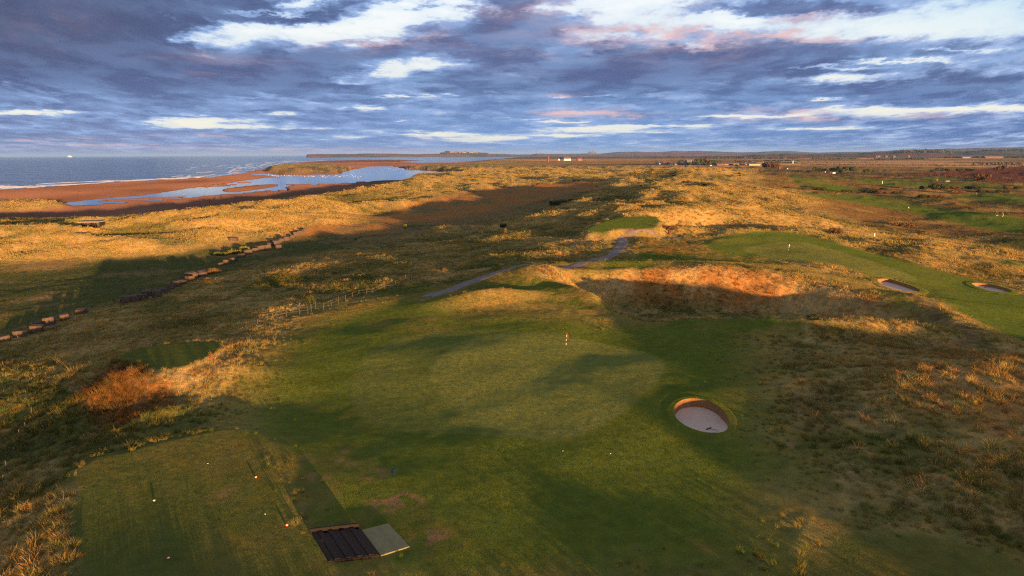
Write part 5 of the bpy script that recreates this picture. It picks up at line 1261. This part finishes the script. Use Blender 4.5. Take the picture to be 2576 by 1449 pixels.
m = MB(); m.box((0, 0, H / 2 - .5), (W_, W_, H + 1), 0, .9); m.build('shaft', MT['brick'], t); m = MB(); m.box((0, 0, H + .25), (W_ * 1.02, W_ * 1.02, .6)); m.build('parapet', MT['brick'], t); m = MB(); m.box((0, -W_ * .48, H * .6), (1.2, .3, 1.8)); m.build('window', MT['glass'], t)
# telegraph poles across the flats
for i, (x, y) in enumerate([(45,340),(80,338),(183,335),(193,336),(355,340),(543,325),(1435,330),(1748,335),(2210,335),(2305,335)]):
    q = at_dist(*c7(x, y), 1950); t = thing('telegraph_pole', '%s telegraph pole from the bay side across the far flats' % nth(i), 'pole', (q[0], 1950 + 12 * (i % 3), zat(q[0], 1950)), .3, 'telegraph poles across the flats')
    m = MB(); m.tube([(0, 0, -.5), (0, 0, 9.5)], [.24, .18], 6); m.build('shaft', MT['wood'], t); m = MB(); m.box((0, 0, 8.9), (2.2, .2, .2)); m.build('crossarm', MT['wood'], t)
# the island village, the two castles and the obelisk
VD = 10000
for i, vx in enumerate([1133, 1140, 1146, 1152, 1157, 1163, 1168, 1175, 1181, 1187, 1193, 1199]):
    q = at_dist(vx, 386, VD); building('village_house', '%s pale house of the island village, counted from its tree covered end' % nth(i), q[0], VD + 15 * (i % 4), zat(q[0], VD), 30, 14, 7, 7, .5 * (i % 3) - .3, 'stone' if i % 3 else 'render', 'slate', group='houses of the island village')
wood(1110, 1225, 10300, 1.5, 'dark trees around the island village')
wood(1120, 1130, 9950, 3.4, 'dark clump of tall trees at the end of the island village')
def castle(vx, vt, vb, dist, wv, label):
    q = at_dist(vx, vb, dist); k = px_m(dist); W_ = wv * k; H = (vb - vt) * k; z = max(zat(q[0], dist), q[2])
    t = thing('castle', label, 'castle', (q[0], dist, z - 4))
    m = MB(); g = random.Random(int(vx)); n = 18; prof = [(1.0, 0), (.85, .22), (.72, .42), (.62, .55)]; V = []
    for r, zz in prof: V += [(W_ * .5 * r * math.cos(6.283 * i / n) * g.uniform(.9, 1.1), W_ * .3 * r * math.sin(6.283 * i / n) * g.uniform(.9, 1.1), (H + 4) * zz) for i in range(n)]
    m.add(V, [(a * n + i, a * n + (i + 1) % n, (a + 1) * n + (i + 1) % n, (a + 1) * n + i) for a in range(3) for i in range(n)] + [tuple(3 * n + i for i in range(n))]); m.build('crag', MT['rock'], t)
    m = MB(); m.box((0, 0, (H + 4) * .62), (W_ * .58, W_ * .28, (H + 4) * .22)); m.build('wall', MT['rock'], t)
    m = MB(); m.box((W_ * .08, 0, (H + 4) * .78), (W_ * .2, W_ * .2, (H + 4) * .44)); m.build('keep', MT['rock'], t)
    m = MB(); m.box((-W_ * .22, 0, (H + 4) * .70), (W_ * .12, W_ * .14, (H + 4) * .34)); m.build('turret', MT['rock'], t)
castle(1490, 381.0, 387.5, 11800, 26, 'distant castle on a crag rising above the far shore of the bay')
q = at_dist(1349, 387, 11800); m = MB(); m.box((0, 0, 20), (14, 14, 60), 0, .5); o = m.build('obelisk', MT['rock']); o.location = (q[0], 11800, max(zat(q[0], 11800), 0)); tag(o, 'thin distant obelisk on the low spit across the bay', 'obelisk')
q = at_dist(1243, 386, 9000)
# far right farm sheds
q = at_dist(*c8(1900, 240), 3150); building('farm_shed', 'long blue roofed farm shed below the far rise', q[0], 3150, zat(q[0], 3150), 58, 26, 4, 6, .2, 'shed', 'slate', cat='shed')
q = at_dist(*c8(2210, 245), 3100); building('farm_shed', 'long pale roofed farm shed at the far right', q[0], 3100, zat(q[0], 3100), 84, 20, 4, 4, .08, 'brick', 'stone', cat='shed')
for i, (x, y) in enumerate([(880, 180), (905, 182), (990, 178), (1080, 172), (1250, 160)]):
    q = at_dist(*c8(x, y), 3900); building('hill_cottage', '%s small cottage on the slope of the far rise, counted from the coast side' % nth(i), q[0], 3900, zat(q[0], 3900), 16, 10, 5, 5, .3, 'brick', 'slate', group='cottages on the far rise')

# ------------------------------------------------------------------ cars
def car(x, y, z, rz, paint, label, group='parked cars'):
    t = thing('parked_car', label, 'car', (x, y, z), rz, group)
    m = MB(); prof = [(-2.1, .35), (-2.1, .8), (-1.9, .95), (-1.3, 1.0), (-.7, 1.45), (.9, 1.45), (1.7, .98), (2.1, .85), (2.15, .35)]; n = len(prof)
    V = [(a, -.85, b) for a, b in prof] + [(a, .85, b) for a, b in prof]
    m.add(V, [tuple(range(n))[::-1], tuple(range(n, 2 * n))] + [(i, (i + 1) % n, n + (i + 1) % n, n + i) for i in range(n)]); m.build('body', MT[paint], t, bevel=.06)
    for s in (-1, 1):
        m = MB(); m.add([(-1.1, s * .86, 1.0), (-.62, s * .86, 1.38), (.85, s * .86, 1.38), (1.45, s * .86, 1.0)], [(0, 1, 2, 3) if s > 0 else (3, 2, 1, 0)]); m.build('side_window', MT['glass'], t)
        for u in (-1.35, 1.35):
            m = MB(); m.tube([(u, s * .72, .33), (u, s * .9, .33)], .33, 12); m.build('wheel', MT['black'], t)
    return t
def car7(cc, x, y, rz, paint, label):
    p = cast(*cc(x, y)); car(p[0], p[1], p[2], rz, paint, label)
q = at_dist(*c7(672, 350), 1600); car(q[0], 1600, zat(q[0], 1600), .2, 'carw', 'first white car parked right of the clubhouse')
q = at_dist(*c7(690, 350), 1600); car(q[0], 1604, zat(q[0], 1604), .1, 'carw', 'second white car parked between two others beside the clubhouse')
q = at_dist(*c7(707, 350), 1600); car(q[0], 1600, zat(q[0], 1600), 1.2, 'carw', 'white car nearest the low stone shed')
q = at_dist(*c7(1262, 380), 1480); car(q[0], 1480, zat(q[0], 1480), .2, 'carw', 'pale car alone beside the dark slate barn')
car7(c8, 360, 385, .2, 'carr', 'red car parked in front of the pasture tree row')
car7(c8, 388, 385, .1, 'carw', 'white car beside the red one at the pasture tree row')
car7(c8, 1690, 482, .1, 'card', 'dark car on the track between far fairways')
for x, y, L in ((290, 380, 'white sign board'), (1575, 478, 'red sign board')):
    p = cast(*c8(x, y)); t = thing('notice_board', L + (' at the start of the pasture trees' if x < 500 else ' on the far fairway left of the dark car'), 'board', tuple(p), .2)
    m = MB(); m.box((0, 0, 1.5), (1.1, .1, .8)); m.build('panel', MT['white' if x < 500 else 'redp'], t)
    for u in (-.4, .4):
        m = MB(); m.box((u, .08, .7), (.1, .1, 1.6)); m.build('leg', MT['wood'], t)

# ------------------------------------------------------------------ people and animals
def skin_body(name, joints, edges, mats, parent, seg_mat=None):
    me = bpy.data.meshes.new(name); me.from_pydata([j[:3] for j in joints], edges, []); me.materials.append(mats)
    o = bpy.data.objects.new(name, me); COL.objects.link(o); o.parent = parent
    sk = o.modifiers.new('skin', 'SKIN'); o.modifiers.new('sub', 'SUBSURF').levels = 1; o.modifiers['sub'].render_levels = 2
    for i, j in enumerate(joints):
        me.skin_vertices[0].data[i].radius = (j[3], j[3] * (j[4] if len(j) > 4 else 1))
    me.skin_vertices[0].data[0].use_root = True
    for p in me.polygons: p.use_smooth = True
    return o
def ensure_skin(me):
    if not me.skin_vertices:
        bm = bmesh.new(); bm.from_mesh(me); bm.verts.layers.skin.verify(); bm.to_mesh(me); bm.free()
def body_mesh(name, joints, edges, mat, parent):
    me = bpy.data.meshes.new(name); me.from_pydata([tuple(j[:3]) for j in joints], edges, []); ensure_skin(me); me.materials.append(mat)
    o = bpy.data.objects.new(name, me); COL.objects.link(o); o.parent = parent
    for i, j in enumerate(joints): me.skin_vertices[0].data[i].radius = (j[3], j[3] if len(j) < 5 else j[4]); me.skin_vertices[0].data[i].use_root = (i == 0)
    s = o.modifiers.new('skin', 'SKIN'); s.use_smooth_shade = True; q = o.modifiers.new('sub', 'SUBSURF'); q.levels = 1; q.render_levels = 1
    return o
def golfer(v, label, jacket, rz, scale=1.0, stride=.22, bend=.08):
    p = cast(*v); t = thing('person', label, 'person', tuple(p), rz, 'golfers on the right hand fairway'); t.scale = (scale,) * 3
    b = bend
    J = [(0, 0, .95, .15, .12), (.10, 0, .90, .10), (.11, -stride * .4, .50, .065), (.11, -stride, .07, .05), (.11, -stride - .13, .04, .04), (-.10, 0, .90, .10), (-.11, stride * .6, .50, .065), (-.11, stride, .09, .05), (-.11, stride - .13, .05, .04),
         (0, -b * .4, 1.20, .15, .11), (0, -b, 1.42, .16, .11), (0, -b * 1.1, 1.52, .055), (0, -b * 1.2, 1.66, .10), (0, -b * 1.2, 1.75, .075),
         (.19, -b, 1.40, .065), (.25, -b - .02, 1.12, .045), (.24, -b - .18, .92, .035), (.24, -b - .25, .86, .03), (-.19, -b, 1.40, .065), (-.25, -b + .06, 1.12, .045), (-.24, -b + .02, .90, .035), (-.24, -b, .82, .03)]
    E = [(0, 1), (1, 2), (2, 3), (3, 4), (0, 5), (5, 6), (6, 7), (7, 8), (0, 9), (9, 10), (10, 11), (11, 12), (12, 13), (10, 14), (14, 15), (15, 16), (16, 17), (10, 18), (18, 19), (19, 20), (20, 21)]
    body_mesh('body', J, E, MT['skin'], t)
    TJ = [(0, 0, .97, .165, .13), (.10, 0, .88, .115), (.11, -stride * .4, .50, .082), (.11, -stride * .98, .12, .066), (-.10, 0, .88, .115), (-.11, stride * .6, .50, .082), (-.11, stride * .98, .14, .066)]
    body_mesh('trousers', TJ, [(0, 1), (1, 2), (2, 3), (0, 4), (4, 5), (5, 6)], MT['navy'], t)
    KJ = [(0, -b * .2, 1.0, .175, .135), (0, -b * .5, 1.22, .18, .13), (0, -b, 1.42, .175, .125), (.19, -b, 1.40, .082), (.25, -b - .02, 1.12, .062), (.24, -b - .16, .95, .05), (-.19, -b, 1.40, .082), (-.25, -b + .06, 1.12, .062), (-.24, -b + .02, .93, .05)]
    body_mesh('jacket', KJ, [(0, 1), (1, 2), (2, 3), (3, 4), (4, 5), (2, 6), (6, 7), (7, 8)], MT[jacket], t)
    m = MB(); m.lathe([(.115, 1.68), (.12, 1.72), (.10, 1.80), (.04, 1.83)], (0, -b * 1.2, 0), 10); m.box((0, -b * 1.2 - .13, 1.70), (.16, .12, .02)); m.build('cap', MT['navy'], t, True)
    for s in (.11, -.11):
        m = MB(); yy = -stride if s > 0 else stride; m.box((s, yy - .06, .045), (.10, .28, .09), 0, .8); m.build('shoe', MT['white'], t)
    return t
def trolley(v, label, mat, rz):
    p = cast(*v); t = thing('golf_trolley', label, 'golf trolley', tuple(p), rz, 'golf trolleys')
    m = MB(); m.tube([(0, -.25, .12), (0, .1, .75), (0, .25, 1.05)], [.13, .15, .16], 10); m.build('bag', MT[mat], t)
    for s in (-.33, .33):
        m = MB(); m.tube([(s - .03, 0, .15), (s + .03, 0, .15)], .15, 14); m.build('wheel', MT['black'], t)
    m = MB(); m.tube([(-.33, 0, .15), (.33, 0, .15)], .02, 6); m.tube([(0, -.3, .1), (0, .25, .95), (0, .62, 1.0)], .02, 6); m.build('frame', MT['grey'], t)
    m = MB(); [m.tube([(.05 * (k - 2), .2, .95), (.06 * (k - 2), .32, 1.28)], .012, 5) for k in range(5)]; m.build('club', MT['grey'], t)
golfer(c4(1478, 798), 'person in a pale top walking along the right hand fairway', 'pale', 2.6)
trolley(c4(1487, 802), 'dark golf trolley pulled by the person in the pale top', 'black', 2.6)
golfer(c4(2312, 846), 'person in a dark maroon jacket walking on the right hand fairway', 'maroon', -1.8)
trolley(c4(2290, 840), 'dark golf trolley ahead of the person in maroon', 'black', -1.8)
golfer(c4(2360, 852), 'person in a coral red jacket stooping over a trolley', 'pink', -1.2, 1.0, .15, .25)
trolley(c4(2361, 862), 'grey golf trolley in front of the person in coral red', 'grey', -1.0)
def quadruped(p, rz, mat, label, group, name, L=2.0, Hh=1.4, graze=True):
    t = thing(name, label, name, p, rz, group)
    n = .35 if graze else 1.5
    J = [(0, 0, Hh * .76, .30 * Hh, .34 * Hh), (.55 * L / 2, 0, Hh * .80, .28 * Hh, .32 * Hh), (-.6 * L / 2, 0, Hh * .78, .27 * Hh, .30 * Hh), (.85 * L / 2, 0, Hh * .80, .16 * Hh), (1.12 * L / 2, 0, Hh * n, .11 * Hh), (1.35 * L / 2, 0, Hh * (n - .22), .07 * Hh)]
    E = [(0, 1), (0, 2), (1, 3), (3, 4), (4, 5)]
    for s in (-1, 1):
        k = len(J); J += [(.6 * L / 2, s * .16 * Hh, Hh * .55, .10 * Hh), (.62 * L / 2, s * .16 * Hh, Hh * .28, .055 * Hh), (.60 * L / 2, s * .16 * Hh, .03, .05 * Hh)]; E += [(1, k), (k, k + 1), (k + 1, k + 2)]
        k = len(J); J += [(-.62 * L / 2, s * .16 * Hh, Hh * .55, .12 * Hh), (-.78 * L / 2, s * .16 * Hh, Hh * .32, .06 * Hh), (-.70 * L / 2, s * .16 * Hh, .03, .05 * Hh)]; E += [(2, k), (k, k + 1), (k + 1, k + 2)]
    k = len(J); J += [(-1.0 * L / 2, 0, Hh * .75, .05 * Hh), (-1.05 * L / 2, 0, Hh * .35, .03 * Hh)]; E += [(2, k), (k, k + 1)]
    body_mesh('body', J, E, MT[mat], t); return t
p = cast(*c7(2390, 432)); quadruped(tuple(p), .4, 'whide', 'white horse grazing on the green pasture right of the farm', None, 'horse', 2.3, 1.6)
for i, (x, y) in enumerate([(265,318),(280,316),(296,317),(362,306),(404,317),(447,306),(628,314)]):
    p = cast(*c8(x, y)); quadruped(tuple(p), random.uniform(0, 6), 'hide', '%s dark cow on the pasture behind the tree row, counted from the farm side' % nth(i), 'cattle on the pasture', 'cow', 2.4, 1.5)
# ship on the horizon
q = at_dist(177, 391.8, 16000); t = thing('ship', 'small pale ship far out on the sea horizon', 'ship', (q[0], 16000, SEA), .1)
m = MB(); V = [(-60, -9, 0), (62, -9, 0), (85, 0, 0), (62, 9, 0), (-60, 9, 0)]; V += [(a * 1.05, b * 1.1, 14) for a, b, c in V]; m.add(V, [(4, 3, 2, 1, 0), (5, 6, 7, 8, 9)] + [(i, (i + 1) % 5, 5 + (i + 1) % 5, 5 + i) for i in range(5)]); m.build('hull', MT['navy'], t)
m = MB(); m.box((-10, 0, 22), (90, 14, 16)); m.box((-18, 0, 34), (50, 12, 9)); m.build('superstructure', MT['white'], t); m = MB(); m.tube([(-30, 0, 36), (-32, 0, 50)], 4, 8); m.build('funnel', MT['redp'], t)
# gulls resting on the lagoon
m = MB(); m.tube([(-.28, 0, .10), (-.1, 0, .14), (.12, 0, .17), (.22, 0, .12)], [.03, .11, .10, .04], 7); m.tube([(.16, 0, .15), (.24, 0, .30), (.30, 0, .30)], [.05, .06, .02], 6)
gm = bpy.data.meshes.new('gull'); gm.from_pydata(m.v, [], m.f); gm.materials.append(MT['bird'])
for i in range(130):
    if i < 50: vx = random.uniform(660, 790); vy = 441.5 + (vx - 660) * .012 + random.gauss(0, 1.2)
    elif i < 90: vx = random.uniform(800, 910); vy = 443 + random.gauss(0, 2.0)
    else: vx = random.uniform(975, 1060); vy = 424 + random.gauss(0, 2.0)
    q = on_plane(vx, vy, SEA + .05); o = bpy.data.objects.new('gull', gm); COL.objects.link(o); o.location = (q[0], q[1], max(zat(*q), SEA + .02)); o.rotation_euler = (0, 0, random.uniform(0, 6.28)); s = random.uniform(1.0, 1.5); o.scale = (s, s, s)
    tag(o, 'tiny white gull resting at the edge of the lagoon', 'gull', 'gulls resting on the lagoon')
# breakers along the beach
m = MB(); g = np.random.default_rng(5); SL = smooth_line(SHORE, 10)
nrm = np.gradient(SL, axis=0); nrm /= np.linalg.norm(nrm, axis=1)[:, None]; nrm = np.c_[-nrm[:, 1], nrm[:, 0]]
seg = np.r_[0, np.cumsum(np.linalg.norm(np.diff(SL, axis=0), axis=1))]
def on_shore(s, off):
    return np.array([np.interp(s, seg, SL[:, 0]) + off * np.interp(s, seg, nrm[:, 0]), np.interp(s, seg, SL[:, 1]) + off * np.interp(s, seg, nrm[:, 1])])
s_end = seg[-1]
for i in range(120):
    s0 = g.uniform(150, s_end * .8) if i < 70 else g.uniform(150, s_end * .45); D_ = np.linalg.norm(on_shore(s0, 0)); off = abs(g.normal()) * 26 * (D_ / 800) + 5; L = g.uniform(12, 70) * (D_ / 800); w = g.uniform(2.0, 4.5) * (D_ / 800) ** .8; n = 14; V = []
    ph = g.uniform(0, 9)
    for k in range(n + 1):
        f = k / n; a = on_shore(s0 + L * f, off + 2.2 * math.sin(f * 5 + ph)); e = math.sin(math.pi * f) ** .5 * (.7 + .5 * g.random()); b = on_shore(s0 + L * f, off + 2.2 * math.sin(f * 5 + ph) + w * e); c_ = (a + b) / 2
        V += [(a[0], a[1], SEA + .01), (c_[0], c_[1], SEA + .02 + .55 * e), (b[0], b[1], SEA + .01)]
    m.add(V, [(3 * k, 3 * k + 1, 3 * k + 4, 3 * k + 3) for k in range(n)] + [(3 * k + 1, 3 * k + 2, 3 * k + 5, 3 * k + 4) for k in range(n)])
o = m.build('breakers', MT['foam'], None, True); o['kind'] = 'stuff'; tag(o, 'white lines of breaking surf along the edge of the beach', 'surf')
# ------------------------------------------------------------------ air
m, nt = new_mat('haze'); T = NT(nt); o = T.n('ShaderNodeOutputMaterial'); v = T.n('ShaderNodeVolumePrincipled')
v.inputs['Color'].default_value = (.24, .46, 1, 1); v.inputs['Density'].default_value = 3.0e-5; v.inputs['Anisotropy'].default_value = 0.0
T.l(v.outputs[0], o.inputs['Volume'])
mb = MB(); mb.box((0, 0, 80), (130000, 130000, 190)); hz = mb.build('haze', m); hz['kind'] = 'stuff'; tag(hz, 'thin bluish evening air fading the far hills', 'haze')
hz.location = (0, 0, 0)
